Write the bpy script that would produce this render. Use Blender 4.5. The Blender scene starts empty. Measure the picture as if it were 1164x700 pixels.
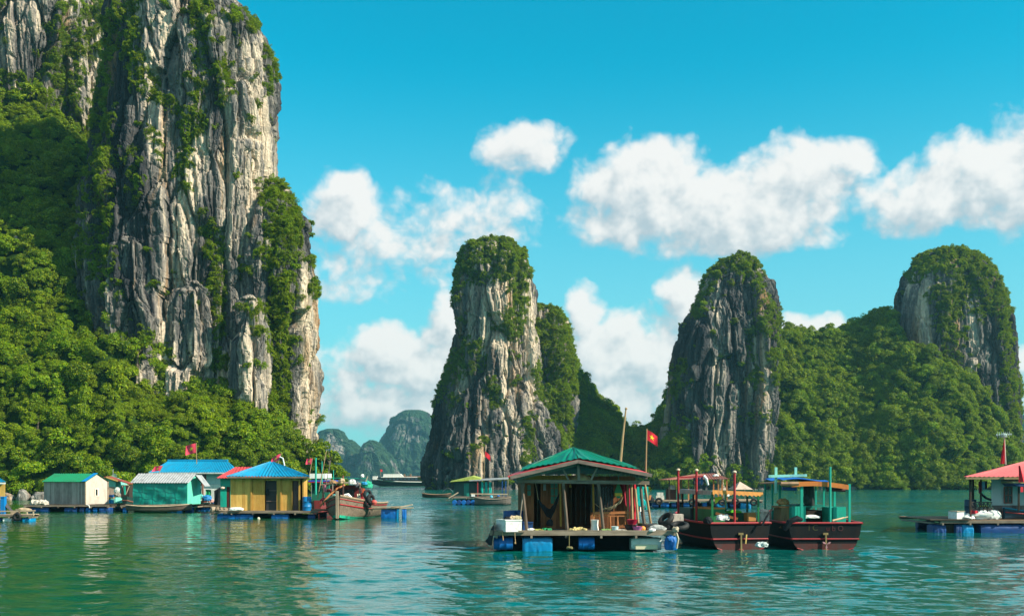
import bpy, bmesh, math, random
import numpy as np
from mathutils import Vector, Matrix
R = math.radians
random.seed(7); rng = np.random.default_rng(7)
scn = bpy.context.scene
COL = scn.collection
F, CX, HZ, CH = 1248.0, 582.0, 543.0, 3.5       # focal length and principal point in photo pixels, eye height in metres
def X(px, Y): return (px - CX) * Y / F
def Z(py, Y): return CH + (HZ - py) * Y / F
def W(px, py, Y): return Vector((X(px, Y), Y, Z(py, Y)))
SUN_AZ, SUN_EL = R(68), R(35)                    # azimuth right of straight-behind-camera
SUN = Vector((math.sin(SUN_AZ) * math.cos(SUN_EL), -math.cos(SUN_AZ) * math.cos(SUN_EL), math.sin(SUN_EL)))

# ------------------------------------------------------------------ numpy noise
def _h(ix, iy, iz, s):
    with np.errstate(over='ignore'):
        n = (ix.astype(np.uint32) * np.uint32(374761393)) ^ (iy.astype(np.uint32) * np.uint32(668265263)) ^ (iz.astype(np.uint32) * np.uint32(2147483647 - 58)) ^ np.uint32((s * 1274126177) & 0xffffffff)
        n = (n ^ (n >> np.uint32(13))) * np.uint32(1274126177)
        n = (n ^ (n >> np.uint32(16))) * np.uint32(2246822519)
        n ^= n >> np.uint32(15)
    return n
def _u(ix, iy, iz, s): return _h(ix, iy, iz, s).astype(np.float64) / 4294967295.0
def vnoise(P, s=0):
    I = np.floor(P).astype(np.int64); f = P - I; f = f * f * f * (f * (f * 6 - 15) + 10)
    o = 0
    for dx in (0, 1):
        wx = f[:, 0] if dx else 1 - f[:, 0]
        for dy in (0, 1):
            wy = f[:, 1] if dy else 1 - f[:, 1]
            for dz in (0, 1):
                wz = f[:, 2] if dz else 1 - f[:, 2]
                o = o + wx * wy * wz * _u(I[:, 0] + dx, I[:, 1] + dy, I[:, 2] + dz, s)
    return o * 2 - 1
def fbm(P, o=4, s=0, g=.5):
    a, t, r = 1.0, 0.0, 0
    for k in range(o):
        r = r + a * vnoise(P * 2 ** k + 17.3 * k, s + k); t += a; a *= g
    return r / t
def cells(P, s=0):
    """nearest-cell random value and border distance (F2-F1)"""
    I = np.floor(P).astype(np.int64); n = len(P)
    f1 = np.full(n, 9.0); f2 = np.full(n, 9.0); v = np.zeros(n)
    for dx in (-1, 0, 1):
        for dy in (-1, 0, 1):
            for dz in (-1, 0, 1):
                a, b, c = I[:, 0] + dx, I[:, 1] + dy, I[:, 2] + dz
                d = (a + .1 + .8 * _u(a, b, c, s) - P[:, 0]) ** 2 + (b + .1 + .8 * _u(a, b, c, s + 1) - P[:, 1]) ** 2 + (c + .1 + .8 * _u(a, b, c, s + 2) - P[:, 2]) ** 2
                m = d < f1
                f2 = np.where(m, f1, np.minimum(f2, d)); v = np.where(m, _u(a, b, c, s + 3), v); f1 = np.where(m, d, f1)
    return v, np.sqrt(f2) - np.sqrt(f1)

# ------------------------------------------------------------------ objects
def link(o, parent=None):
    COL.objects.link(o)
    if parent is not None: o.parent = parent
    return o
def props(o, label=None, cat=None, group=None, kind=None):
    for k, v in (('label', label), ('category', cat), ('group', group), ('kind', kind)):
        if v: o[k] = v
    return o
def np_mesh(name, V, Q, mat=None, smooth=False):
    me = bpy.data.meshes.new(name); V = np.asarray(V, np.float32); Q = np.asarray(Q, np.int32); k = Q.shape[1]
    me.vertices.add(len(V)); me.vertices.foreach_set('co', V.ravel())
    me.loops.add(Q.size); me.loops.foreach_set('vertex_index', Q.ravel())
    me.polygons.add(len(Q)); me.polygons.foreach_set('loop_start', np.arange(0, Q.size, k, dtype=np.int32))
    me.polygons.foreach_set('use_smooth', np.full(len(Q), smooth, dtype=bool))
    me.update(calc_edges=True); me.validate()
    if mat: me.materials.append(mat)
    return me

# ------------------------------------------------------------------ materials
def nt_new(name):
    m = bpy.data.materials.new(name); m.use_nodes = True; t = m.node_tree; t.nodes.clear(); return m, t
class NB:
    """tiny node builder"""
    def __init__(s, tree): s.t = tree
    def n(s, typ, ins=None, **kw):
        nd = s.t.nodes.new(typ)
        for k, v in kw.items(): setattr(nd, k, v)
        for k, v in (ins or {}).items(): s.set(nd.inputs[k], v)
        return nd
    def set(s, sock, v):
        if isinstance(v, bpy.types.NodeSocket): s.t.links.new(v, sock)
        elif isinstance(v, bpy.types.Node): s.t.links.new(v.outputs[0], sock)
        else:
            if sock.type == 'RGBA' and len(v) == 3: v = (*v, 1)
            sock.default_value = v
    def math(s, op, a, b=0.0, c=0.0, clamp=False):
        nd = s.n('ShaderNodeMath', {0: a, 1: b, 2: c}, operation=op); nd.use_clamp = clamp; return nd.outputs[0]
    def vmath(s, op, a, b=(0, 0, 0)):
        nd = s.n('ShaderNodeVectorMath', {0: a, 1: b}, operation=op); return nd.outputs[0]
    def mix(s, f, a, b, blend='MIX'):
        nd = s.n('ShaderNodeMix', data_type='RGBA', blend_type=blend)
        s.set(nd.inputs[0], f); s.set(nd.inputs[6], a); s.set(nd.inputs[7], b); return nd.outputs[2]
    def ramp(s, f, stops, interp='LINEAR'):
        nd = s.n('ShaderNodeValToRGB', {0: f}); cr = nd.color_ramp; cr.interpolation = interp
        while len(cr.elements) < len(stops): cr.elements.new(.5)
        for e, (p, c) in zip(cr.elements, stops):
            e.position = p; e.color = (*c, 1) if len(c) == 3 else c
        return nd.outputs[0]
    def smooth(s, v, lo, hi, a=0.0, b=1.0):
        nd = s.n('ShaderNodeMapRange', interpolation_type='SMOOTHSTEP')
        for i, q in enumerate((v, lo, hi, a, b)): s.set(nd.inputs[i], q)
        return nd.outputs[0]
    def noise(s, vec, scale, detail=4, rough=.5, dist=0.0):
        return s.n('ShaderNodeTexNoise', {'Vector': vec, 'Scale': scale, 'Detail': detail, 'Roughness': rough, 'Distortion': dist}).outputs[0]
    def obj(s): return s.n('ShaderNodeTexCoord').outputs['Object']
    def out(s, sh, disp=None):
        o = s.n('ShaderNodeOutputMaterial'); s.set(o.inputs[0], sh); return o

def rock_mat(name, k=1.0, green=0.0, dark=(0.035, 0.037, 0.043), mid=(0.20, 0.183, 0.17), pale=(0.76, 0.61, 0.46)):
    m, t = nt_new(name); b = NB(t)
    g = b.n('ShaderNodeNewGeometry').outputs['Position']
    w = b.n('ShaderNodeTexNoise', {'Vector': g, 'Scale': .12 / k, 'Detail': 3})
    g2 = b.vmath('ADD', g, b.vmath('MULTIPLY', b.vmath('SUBTRACT', w.outputs[1], (.5, .5, .5)), (2.2 * k, 2.2 * k, 6 * k)))
    st = b.vmath('MULTIPLY', g2, (1, 1, .022))
    s1 = b.noise(st, .28 / k, 5, .62)
    s2 = b.noise(st, 1.3 / k, 4, .6)
    big = b.noise(b.vmath('MULTIPLY', g, (1, 1, .35)), .06 / k, 3, .5)
    v = b.math('ADD', b.math('MULTIPLY', s1, .62), b.math('MULTIPLY', s2, .38))
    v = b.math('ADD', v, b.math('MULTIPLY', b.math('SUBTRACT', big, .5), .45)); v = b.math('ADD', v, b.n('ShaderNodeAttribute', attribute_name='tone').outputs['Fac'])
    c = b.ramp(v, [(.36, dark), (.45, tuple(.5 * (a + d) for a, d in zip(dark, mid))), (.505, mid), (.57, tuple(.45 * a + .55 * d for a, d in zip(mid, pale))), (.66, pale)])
    v = b.math('ADD', v, b.smooth(b.math('ADD', b.n('ShaderNodeSeparateXYZ', {0: g}).outputs[2], b.math('MULTIPLY', s2, 1.5)), 1.6, 3.2, -.16, 0))   # dark tide band
    rust = b.smooth(b.noise(b.vmath('MULTIPLY', g, (1, 1, .12)), .2 / k, 4, .6), .56, .70)
    c = b.mix(b.math('MULTIPLY', rust, .5), c, (.50, .27, .10))
    fine = b.noise(g, 2.2 / k, 5, .7)
    c = b.mix(1, c, b.ramp(fine, [(.3, (.62, .62, .64)), (.68, (1.12, 1.1, 1.06))]), 'MULTIPLY')
    if green:
        gm = b.smooth(b.noise(g, .09 / k, 6, .65), .55 - green, .61 - green)
        c = b.mix(gm, c, b.ramp(b.noise(g, .5 / k, 5, .7), [(.35, (.008, .03, .016)), (.62, (.03, .07, .03))]))
    vo = b.n('ShaderNodeTexVoronoi', {'Vector': b.vmath('MULTIPLY', g2, (1, 1, .16)), 'Scale': .8 / k}, feature='DISTANCE_TO_EDGE').outputs[0]; s2 = b.math('ADD', s2, b.math('MULTIPLY', b.smooth(vo, 0, .10), .4))
    bump = b.n('ShaderNodeBump', {'Strength': 1.0, 'Distance': .35 * k, 'Height': b.math('ADD', s2, b.math('MULTIPLY', fine, .7))})
    p = b.n('ShaderNodeBsdfPrincipled', {'Base Color': c, 'Roughness': .92, 'Normal': bump, 'Specular IOR Level': .2})
    b.out(p); return m

def leaf_mat(name, lo, hi, yel):
    m, t = nt_new(name); b = NB(t)
    r1 = b.n('ShaderNodeObjectInfo').outputs['Random']
    r2 = b.n('ShaderNodeNewGeometry').outputs['Random Per Island']
    sp = b.noise(b.n('ShaderNodeObjectInfo').outputs['Location'], .09, 3, .6)
    c = b.mix(r1, lo, hi); c = b.mix(b.math('MULTIPLY', b.smooth(sp, .48, .66), .42), c, (.16, .22, .006)); c = b.mix(b.math('MULTIPLY', b.smooth(sp, .47, .34), .6), c, (.012, .075, .016))
    c = b.mix(b.math('MULTIPLY', b.math('POWER', r2, 1.6), .75), c, yel)
    d = b.n('ShaderNodeBsdfDiffuse', {'Color': c, 'Roughness': .3})
    tr = b.n('ShaderNodeBsdfTranslucent', {'Color': b.mix(.5, c, yel)})
    gl = b.n('ShaderNodeBsdfGlossy', {'Color': (1, 1, 1), 'Roughness': .45})
    s = b.n('ShaderNodeMixShader', {0: .34, 1: d.outputs[0], 2: tr.outputs[0]})
    s = b.n('ShaderNodeMixShader', {0: .012, 1: s.outputs[0], 2: gl.outputs[0]})
    b.out(s); return m
ROCK = rock_mat('limestone'); ROCK2 = rock_mat('limestone_mid', 1.7, dark=(.03, .032, .038), mid=(.17, .158, .15), pale=(.70, .565, .43)); ROCKF = rock_mat('limestone_far', 4.0, green=.13, mid=(.11, .11, .11), pale=(.34, .31, .28))
SOIL, _t = nt_new('undergrowth'); _b = NB(_t)
_b.out(_b.n('ShaderNodeBsdfDiffuse', {'Color': _b.ramp(_b.noise(_b.n('ShaderNodeNewGeometry').outputs['Position'], .8, 5, .7), [(.3, (.008, .02, .006)), (.7, (.035, .07, .012))])}))
LEAF = leaf_mat('jungle_leaves', (.008, .062, .006), (.10, .24, .004), (.40, .46, .002))
BARK, _t = nt_new('bark'); _b = NB(_t)
_b.out(_b.n('ShaderNodeBsdfDiffuse', {'Color': _b.ramp(_b.noise(_b.obj(), 3, 4, .6), [(.3, (.05, .038, .026)), (.7, (.16, .125, .09))])}))

# ------------------------------------------------------------------ karst rock
def grid_faces(N, M, wrap=True):
    i = np.arange(N if wrap else N - 1); j = np.arange(M - 1)
    I, J = np.meshgrid(i, j); I = I.ravel(); J = J.ravel(); I2 = (I + 1) % N
    return np.stack([J * N + I, J * N + I2, (J + 1) * N + I2, (J + 1) * N + I], 1)
def tower(levels, Yc, depth, N, M, seed, k=1.0, pw=2.6, amp=1.0):
    """a limestone stack: levels = (photo row, left column, right column) top to bottom at distance Yc; depth = half-depth in metres"""
    L = sorted(levels); py = np.array([l[0] for l in L], float)
    zt, zb = Z(py[0], Yc), -2.0
    # rows spaced evenly, denser at the cap
    t = np.linspace(0, 1, M); zz = zt + (zb - zt) * np.clip(t, 0, 1)
    pyy = HZ - (zz - CH) * F / Yc
    xl = X(np.interp(pyy, py, [l[1] for l in L]), Yc); xr = X(np.interp(pyy, py, [l[2] for l in L]), Yc)
    ker = np.hanning(max(3, M // 28) | 1); ker /= ker.sum(); pad = len(ker) // 2
    sm = lambda q: np.convolve(np.pad(q, pad, mode='edge'), ker, 'valid')
    xl, xr = sm(xl), sm(xr); a = (xr - xl) / 2; cx = (xr + xl) / 2
    b = depth * np.clip(a / a.max(), 0, 1) ** .7
    a[0] = b[0] = .05
    th = np.linspace(0, 2 * np.pi, N, endpoint=False)
    co, si = np.cos(th), np.sin(th)
    ex = np.sign(co) * np.abs(co) ** (2 / pw); ey = np.sign(si) * np.abs(si) ** (2 / pw)
    Px = cx[:, None] + a[:, None] * ex; Py = Yc + b[:, None] * ey; Pz = np.repeat(zz[:, None], N, 1)
    nx = np.sign(co) * np.abs(ex) ** (pw - 1) / np.maximum(a[:, None], 1); ny = np.sign(si) * np.abs(ey) ** (pw - 1) / np.maximum(b[:, None], 1)
    l = np.hypot(nx, ny) + 1e-9; nx /= l; ny /= l
    P = np.stack([Px.ravel(), Py.ravel(), Pz.ravel()], 1)
    wq = P / (9 * k); Wp = np.stack([fbm(wq, 3, seed), fbm(wq + 31, 3, seed + 5), fbm(wq + 57, 3, seed + 9)], 1)
    Q = P + Wp * np.array([1.0, 1.0, 6]) * k
    d = 2.6 * fbm(P / np.array([13, 13, 26]) / k, 3, seed + 2)
    v, e = cells(Q / np.array([5.5, 5.5, 27]) / k, seed + 20); d = d + 3.0 * (v - .5) - 1.3 * np.exp(-(e / .07) ** 2)
    v, e = cells(Q / np.array([2.1, 2.1, 12]) / k, seed + 30); d = d + 1.25 * (v - .5) - .45 * np.exp(-(e / .10) ** 2)
    v, e = cells(Q / np.array([.8, .8, 4]) / k, seed + 40); d = d + .32 * (v - .5) - .14 * np.exp(-(e / .12) ** 2)
    d = d - .6 * (1 - np.abs(fbm(Q / np.array([1.6, 1.6, 30]) / k, 3, seed + 50))) ** 4 + .24
    saw = P[:, 2] / (5.5 * k) + 1.3 * fbm(P / (9 * k), 3, seed + 70); saw2 = P[:, 2] / (1.9 * k) + 1.1 * fbm(P / (4 * k), 3, seed + 75); d = d + .4 * (saw - np.floor(saw) - .5) * np.clip(fbm(P / (14 * k), 2, seed + 77) * 2 + .6, 0, 1) + .13 * (saw2 - np.floor(saw2) - .5)
    d = d * k * amp - 1.3 * np.exp(-((P[:, 2] - .9) / 1.1) ** 2)
    cap = np.clip(np.linspace(0, 1, M) * M / 14, 0, 1)[:, None].repeat(N, 1).ravel()
    d = d * (.25 + .75 * cap)
    P[:, 0] += nx.ravel() * d; P[:, 1] += ny.ravel() * d
    P[:, 2] += .9 * k * fbm(P / (3.5 * k), 3, seed + 60) * cap
    return P, grid_faces(N, M)
def slope(ridge, shore, seed, N, M, back=18.0, prof=.8, rough=2.5):
    """a forested slope: ridge = (photo column, photo row, distance), shore = (photo column, distance)"""
    c = np.linspace(ridge[0][0], ridge[-1][0], N)
    rp = [r[0] for r in ridge]; rY = np.interp(c, rp, [r[2] for r in ridge]); ry = np.interp(c, rp, [r[1] for r in ridge])
    sY = np.interp(c, [s[0] for s in shore], [s[1] for s in shore])
    zr = CH + (HZ - ry) * rY / F; xr = (c - CX) * rY / F; xs = (c - CX) * sY / F
    s = np.linspace(-.06, 1.35, M)[:, None]; sc = np.clip(s, 0, 1)
    Px = xs + (xr - xs) * sc; Py = sY + (rY - sY) * np.minimum(s, 1) + np.maximum(s - 1, 0) / .35 * back
    Pz = np.where(s < 0, s * 20, zr * sc ** prof) - np.where(s > 1, (s - 1) / .35, 0) ** 1.6 * (zr + 2)
    P = np.stack([Px.ravel(), Py.ravel(), Pz.ravel()], 1)
    n = (1.3 * fbm(P / 15, 4, seed) + .7 * fbm(P / 5, 2, seed + 4)) * rough * np.clip(s * 3, 0, 1).repeat(N, 1).ravel()
    P[:, 1] -= n; P[:, 2] += n * .5
    return P, grid_faces(N, M, False)
def join(parts):
    V, Q, o = [], [], 0
    for p, q in parts: V.append(p); Q.append(q + o); o += len(p)
    return np.concatenate(V), np.concatenate(Q)

# ------------------------------------------------------------------ foliage
def crown_mesh(name, seed, lobes=9, leaves=620, size=.17, flat=.75, mat=None):
    r = np.random.default_rng(seed); V = []; Q = []
    cs = []
    for i in range(lobes):
        d = r.normal(size=3); d /= np.linalg.norm(d); d[2] = d[2] * .9 + .1
        cs.append((d * r.uniform(.25, .8) * np.array([1, 1, flat]), r.uniform(.18, .48) * (9 / max(lobes, 7)) ** .35))
    for i in range(leaves):
        c, rad = cs[r.integers(lobes)]
        d = r.normal(size=3); d /= np.linalg.norm(d)
        if d[2] < -.35: d[2] *= -1
        p = c + d * rad * r.uniform(.7, 1.15) * np.array([1, 1, .85])
        nrm = d * .75 + np.array([0, 0, .32]) + r.normal(size=3) * .5; nrm /= np.linalg.norm(nrm)
        t = np.cross(nrm, r.normal(size=3)); t /= np.linalg.norm(t) + 1e-9; bt = np.cross(nrm, t)
        s = size * r.uniform(.55, 1.15); o = len(V)
        V += [p - t * s, p - bt * s * .42 + nrm * s * .12, p + t * s, p + bt * s * .42 + nrm * s * .12]
        Q.append([o, o + 1, o + 2, o + 3])
    return np_mesh(name, np.array(V), np.array(Q), mat)
CROWNS = [crown_mesh('crown', 100 + i, lobes=(5, 12, 16, 8, 20, 11, 14, 6)[i], leaves=1700, size=(.075, .10, .085, .12, .07, .095, .11, .085)[i], flat=(.8, 1.0, .75, 1.25, .9, 1.1, .7, 1.5)[i], mat=LEAF) for i in range(8)]
_pc = bpy.data.collections.new('crown_kinds')
for i, m in enumerate(CROWNS): _pc.objects.link(bpy.data.objects.new('crown_kind', m))
def gn_group():
    g = bpy.data.node_groups.new('scatter_crowns', 'GeometryNodeTree')
    g.interface.new_socket('Geometry', in_out='INPUT', socket_type='NodeSocketGeometry')
    g.interface.new_socket('Geometry', in_out='OUTPUT', socket_type='NodeSocketGeometry')
    n = g.nodes; L = g.links
    i = n.new('NodeGroupInput'); o = n.new('NodeGroupOutput'); ins = n.new('GeometryNodeInstanceOnPoints')
    ci = n.new('GeometryNodeCollectionInfo'); ci.inputs[0].default_value = _pc; ci.inputs[1].default_value = True; ci.inputs[2].default_value = True
    def attr(nm, ty):
        a = n.new('GeometryNodeInputNamedAttribute'); a.data_type = ty; a.inputs[0].default_value = nm; return [q for q in a.outputs if q.enabled][0]
    L.new(i.outputs[0], ins.inputs['Points']); L.new(ci.outputs[0], ins.inputs['Instance']); ins.inputs['Pick Instance'].default_value = True
    L.new(attr('kind_index', 'INT'), ins.inputs['Instance Index']); L.new(attr('turn', 'FLOAT_VECTOR'), ins.inputs['Rotation']); L.new(attr('size', 'FLOAT_VECTOR'), ins.inputs['Scale'])
    L.new(ins.outputs[0], o.inputs[0]); return g
GN = gn_group()
def scatter(name, pts, sizes, tilt, label, cat):
    """one foliage mass: pts (n,3), sizes (n,), tilt (n,3) = direction each clump leans towards"""
    n = len(pts); me = bpy.data.meshes.new(name); me.vertices.add(n); me.vertices.foreach_set('co', np.asarray(pts, np.float32).ravel())
    rot = np.zeros((n, 3), np.float32); sz = np.zeros((n, 3), np.float32)
    for i in range(n):
        q = Vector((0, 0, 1)).rotation_difference(Vector(tilt[i])).to_matrix() @ Matrix.Rotation(rng.uniform(0, 6.28), 3, 'Z')
        rot[i] = q.to_euler(); s = sizes[i]; sz[i] = (s * rng.uniform(.85, 1.2), s * rng.uniform(.85, 1.2), s * rng.uniform(.8, 1.15))
    me.attributes.new('turn', 'FLOAT_VECTOR', 'POINT').data.foreach_set('vector', rot.ravel())
    me.attributes.new('size', 'FLOAT_VECTOR', 'POINT').data.foreach_set('vector', sz.ravel())
    me.attributes.new('kind_index', 'INT', 'POINT').data.foreach_set('value', rng.integers(0, len(CROWNS), n).astype(np.int32))
    me.update(); me.materials.append(LEAF)
    o = link(bpy.data.objects.new(name, me)); md = o.modifiers.new('scatter', 'NODES'); md.node_group = GN
    return props(o, label, cat, None, 'stuff')
def tri_data(P, Q):
    A, B, C, D = P[Q[:, 0]], P[Q[:, 1]], P[Q[:, 2]], P[Q[:, 3]]
    n = np.cross(C - A, D - B); ar = np.linalg.norm(n, axis=1) / 2; n /= (2 * ar[:, None] + 1e-12)
    return (A + B + C + D) / 4, n, ar
def sample(P, Q, count, flip_out=True):
    c, n, ar = tri_data(P, Q); w = ar * 1.0
    i = rng.choice(len(c), count, p=w / w.sum())
    f = rng.random((count, 2)); A, B, D = P[Q[i, 0]], P[Q[i, 1]], P[Q[i, 3]]
    return A + (B - A) * f[:, :1] + (D - A) * f[:, 1:], n[i]
def to_px(P): return CX + P[:, 0] / P[:, 1] * F, HZ - (P[:, 2] - CH) / P[:, 1] * F
def seg_dist(x, y, line):
    d = np.full(len(x), 1e9)
    for (x0, y0), (x1, y1) in zip(line[:-1], line[1:]):
        t = np.clip(((x - x0) * (x1 - x0) + (y - y0) * (y1 - y0)) / ((x1 - x0) ** 2 + (y1 - y0) ** 2 + 1e-9), 0, 1)
        d = np.minimum(d, np.hypot(x - x0 - t * (x1 - x0), y - y0 - t * (y1 - y0)))
    return d
def tone(part_, lines):  # rock streaks, plus shade on left sides and sun on right bands as colour
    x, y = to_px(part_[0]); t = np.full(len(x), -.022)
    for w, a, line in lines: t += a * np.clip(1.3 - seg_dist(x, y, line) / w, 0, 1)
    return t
def rock_plants(P, Q, count, strips, seed, k=1.0, base=.0, topz=.42, smin=.7, smax=2.0, dens=1.0):
    """bushes rooted on the rock where it is a ledge, near listed cracks and gullies, and in patches"""
    p, n = sample(P, Q, count); x, y = to_px(p)
    acc = np.zeros(len(p))
    nz = fbm(p / (4 * k), 4, seed)
    for w, line in strips:
        d = seg_dist(x, y, line) / w; acc = np.maximum(acc, np.clip(1.25 - d + 1.1 * nz, 0, 1))
    acc = np.maximum(acc, np.where((n[:, 2] > topz) & (nz > -.05), .8, 0)); acc = np.maximum(acc, np.where(nz > .42 - base, .5, 0) * (base > 0))
    ok = rng.random(len(p)) < acc * dens
    p, n = p[ok], n[ok]; s = rng.uniform(smin, smax, len(p)) * k
    t = n * .75 + np.array([0, 0, .75]); t /= np.linalg.norm(t, axis=1)[:, None]
    return p + n * (s * .15)[:, None], s, t
# ================================================================== HILLS
def hill(name, parts_rock, parts_soil, rockmat, label, tones):
    V, Q = join(parts_rock + parts_soil); me = np_mesh(name, V, Q, rockmat); me.materials.append(SOIL)
    nr = sum(len(q) for _, q in parts_rock); mi = np.zeros(len(Q), np.int32); mi[nr:] = 1; me.polygons.foreach_set('material_index', mi)
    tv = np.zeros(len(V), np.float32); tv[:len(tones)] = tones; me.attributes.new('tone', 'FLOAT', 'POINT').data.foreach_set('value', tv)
    return props(link(bpy.data.objects.new(name, me)), label, 'hill', None, 'structure')
# --- left cliff
LT1 = tower([(-75, 190, 214), (-60, 165, 235), (-30, 140, 250), (2, 130, 263), (30, 126, 284), (60, 125, 296), (110, 124, 302), (200, 108, 308), (240, 104, 309), (320, 110, 307), (400, 120, 303), (450, 120, 300), (560, 120, 300)], 205, 15, 560, 520, 11)
LT2 = tower([(208, 306, 318), (216, 298, 326), (245, 288, 338), (262, 285, 347), (290, 283, 350), (310, 282, 352), (420, 282, 352), (520, 282, 353), (566, 280, 354)], 203, 9, 340, 380, 23, pw=2.4)
LT0 = tower([(-90, -140, 120), (-50, -180, 150), (100, -200, 170), (300, -200, 170), (560, -200, 170)], 256, 14, 420, 320, 31)
LT3 = tower([(-95, -70, 20), (-60, -100, 60), (0, -110, 84), (40, -110, 84), (70, -110, 72), (120, -110, 66), (200, -110, 60), (560, -110, 60)], 240, 9, 380, 360, 47)
LROCK = [LT1, LT2, LT0, LT3]
for (x0, x1, y0, Yr, dp, sd) in ((88, 108, 250, 199, 3, 61), (196, 246, 318, 193, 4, 62), (120, 172, 268, 192, 4, 63), (10, 26, 268, 199, 3, 64), (268, 302, 335, 191, 4, 65)):
    LROCK.append(tower([(y0, (x0 + x1) / 2 - 3, (x0 + x1) / 2 + 3), (y0 + 12, x0 + 2, x1 - 2), (y0 + 60, x0 - 2, x1 + 2), (540, x0 - 6, x1 + 6)], Yr, dp, 110, 220, sd))
LS = slope([(-160, 60, 240), (-60, 80, 238), (0, 95, 236), (40, 110, 234), (80, 140, 230), (100, 208, 219), (125, 268, 207), (148, 345, 199), (168, 400, 195), (190, 422, 192), (240, 432, 190), (290, 455, 188), (325, 492, 187), (350, 528, 186), (372, 548, 186), (388, 556, 186)],
           [(-160, 176), (150, 177), (300, 179), (388, 183)], 5, 260, 170, prof=.72, rough=3.5)
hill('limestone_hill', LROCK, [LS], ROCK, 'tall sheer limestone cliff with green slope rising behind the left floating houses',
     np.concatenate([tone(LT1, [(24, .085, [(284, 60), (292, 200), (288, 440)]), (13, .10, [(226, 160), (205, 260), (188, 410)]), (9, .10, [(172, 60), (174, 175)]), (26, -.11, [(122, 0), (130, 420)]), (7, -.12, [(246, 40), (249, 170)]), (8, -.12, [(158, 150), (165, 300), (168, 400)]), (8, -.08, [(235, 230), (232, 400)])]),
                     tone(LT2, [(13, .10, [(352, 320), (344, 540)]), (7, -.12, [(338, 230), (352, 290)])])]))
pl = [rock_plants(*LT1, 26000, [(11, [(232, 5), (228, 50), (224, 90), (222, 140)]), (13, [(150, 40), (160, 75), (178, 108), (205, 128), (224, 142)]), (9, [(252, 75), (256, 118)]), (9, [(222, 120), (212, 150), (208, 215)]),
      (9, [(150, 178), (154, 220)]), (9, [(236, 250), (240, 290)]), (13, [(222, 335), (224, 400)]), (9, [(248, 275), (250, 380)]), (5, [(305, 60), (307, 110)]), (9, [(262, 14), (285, 30)]), (15, [(120, 60), (130, 20), (150, 5)]), (18, [(112, 20), (112, 300)]),
      (13, [(110, 150), (112, 280)]), (16, [(150, 405), (240, 410), (300, 440)]), (7, [(175, 150), (180, 180)]), (6, [(290, 375), (296, 430)])], 71, dens=.8, smin=.5, smax=1.5, topz=.5),
      rock_plants(*LT2, 9000, [(15, [(312, 215), (318, 300), (318, 400), (310, 470)]), (6, [(356, 300), (360, 330)]), (9, [(330, 240), (336, 290)]), (8, [(322, 440), (330, 480)])], 72, dens=.9, smin=.6, smax=1.7),
      rock_plants(*LT0, 16000, [(60, [(30, 40), (110, 200), (110, 330)]), (30, [(100, 0), (105, 60)])], 73, base=.3, dens=.75, smin=1, smax=2.4),
      rock_plants(*LT3, 7000, [(26, [(50, 110), (70, 30), (95, 10)]), (20, [(10, 100), (60, 100)])], 74, dens=.8, smin=.8, smax=2.0)]
for q in LROCK[4:]: pl.append(rock_plants(*q, 500, [], 75, base=.25, dens=.8))
scatter('cliff_bushes', *[np.concatenate(a) for a in zip(*pl)], 'green bushes rooted in the cracks and ledges of the tall left cliff', 'bushes')
# jungle on the slope; the front rows are trees of their own
def slope_trees(S, count, smin, smax, cut=None, zmin=1.0, sink=.1):
    p, n = sample(*S, count); n = np.where(n[:, 2:3] < 0, -n, n); ok = (p[:, 2] > zmin)
    p, n = p[ok], n[ok]; s = rng.uniform(smin, smax, len(p)) * np.clip(rng.normal(1, .18, len(p)), .6, 1.6)
    t = n * .55 + np.array([0, 0, .8]); t /= np.linalg.norm(t, axis=1)[:, None]
    return p + n * (s * .45)[:, None], s, t
ljp, ljs, ljt = slope_trees(LS, 5600, .8, 2.3)
up_, us_, ut_ = slope_trees(LS, 5200, .45, .95)
x, y = to_px(ljp); front = (ljs > 1.7) & (x > -20) & (x < 380) & (y > 330); idx = np.where(front)[0]; rng.shuffle(idx); idx = idx[:110]
keep = np.ones(len(ljp), bool); keep[idx] = False
scatter('jungle', np.concatenate([ljp[keep], up_]), np.concatenate([ljs[keep], us_]), np.concatenate([ljt[keep], ut_]), 'dense green jungle covering the slope under the left cliff', 'jungle')
def trunk_mesh():
    bm = bmesh.new(); rad = [.11, .08, .06, .03]; pts = [(0, 0, -1.1), (.05, .02, -.6), (-.03, .04, -.1), (.04, 0, .35)]; rings = []
    def tube(pts, rad):
        prev = None
        for (a, b_, c), r in zip(pts, rad):
            ring = [bm.verts.new((a + r * math.cos(q * 1.0472), b_ + r * math.sin(q * 1.0472), c)) for q in range(6)]
            if prev:
                for q in range(6): bm.faces.new((prev[q], prev[(q + 1) % 6], ring[(q + 1) % 6], ring[q]))
            prev = ring
    tube(pts, rad)
    for a in range(4):
        d = a * 1.57 + .4; tube([(0, .03, -.3 + .1 * a), (.25 * math.cos(d), .25 * math.sin(d), -.02 + .1 * a), (.5 * math.cos(d), .5 * math.sin(d), .2 + .05 * a)], [.045, .03, .012])
    me = bpy.data.meshes.new('trunk'); bm.to_mesh(me); me.materials.append(BARK); bm.free(); return me
TRUNK = trunk_mesh()
def tree(loc, s, tilt, label, group, ci=0):
    o = link(bpy.data.objects.new('jungle_tree', None)); o.empty_display_size = .3
    o.location = loc; o.scale = (s, s, s); o.rotation_euler = (0, 0, rng.uniform(0, 6.28)); props(o, label, 'tree', group)
    link(bpy.data.objects.new('crown', CROWNS[ci]), o); link(bpy.data.objects.new('trunk', TRUNK), o)
for j, i in enumerate(idx): tree(ljp[i], ljs[i] * 1.12, ljt[i], 'bushy green jungle tree on the slope behind the left houses', 'trees on the slope behind the left houses', j % 8)
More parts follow.
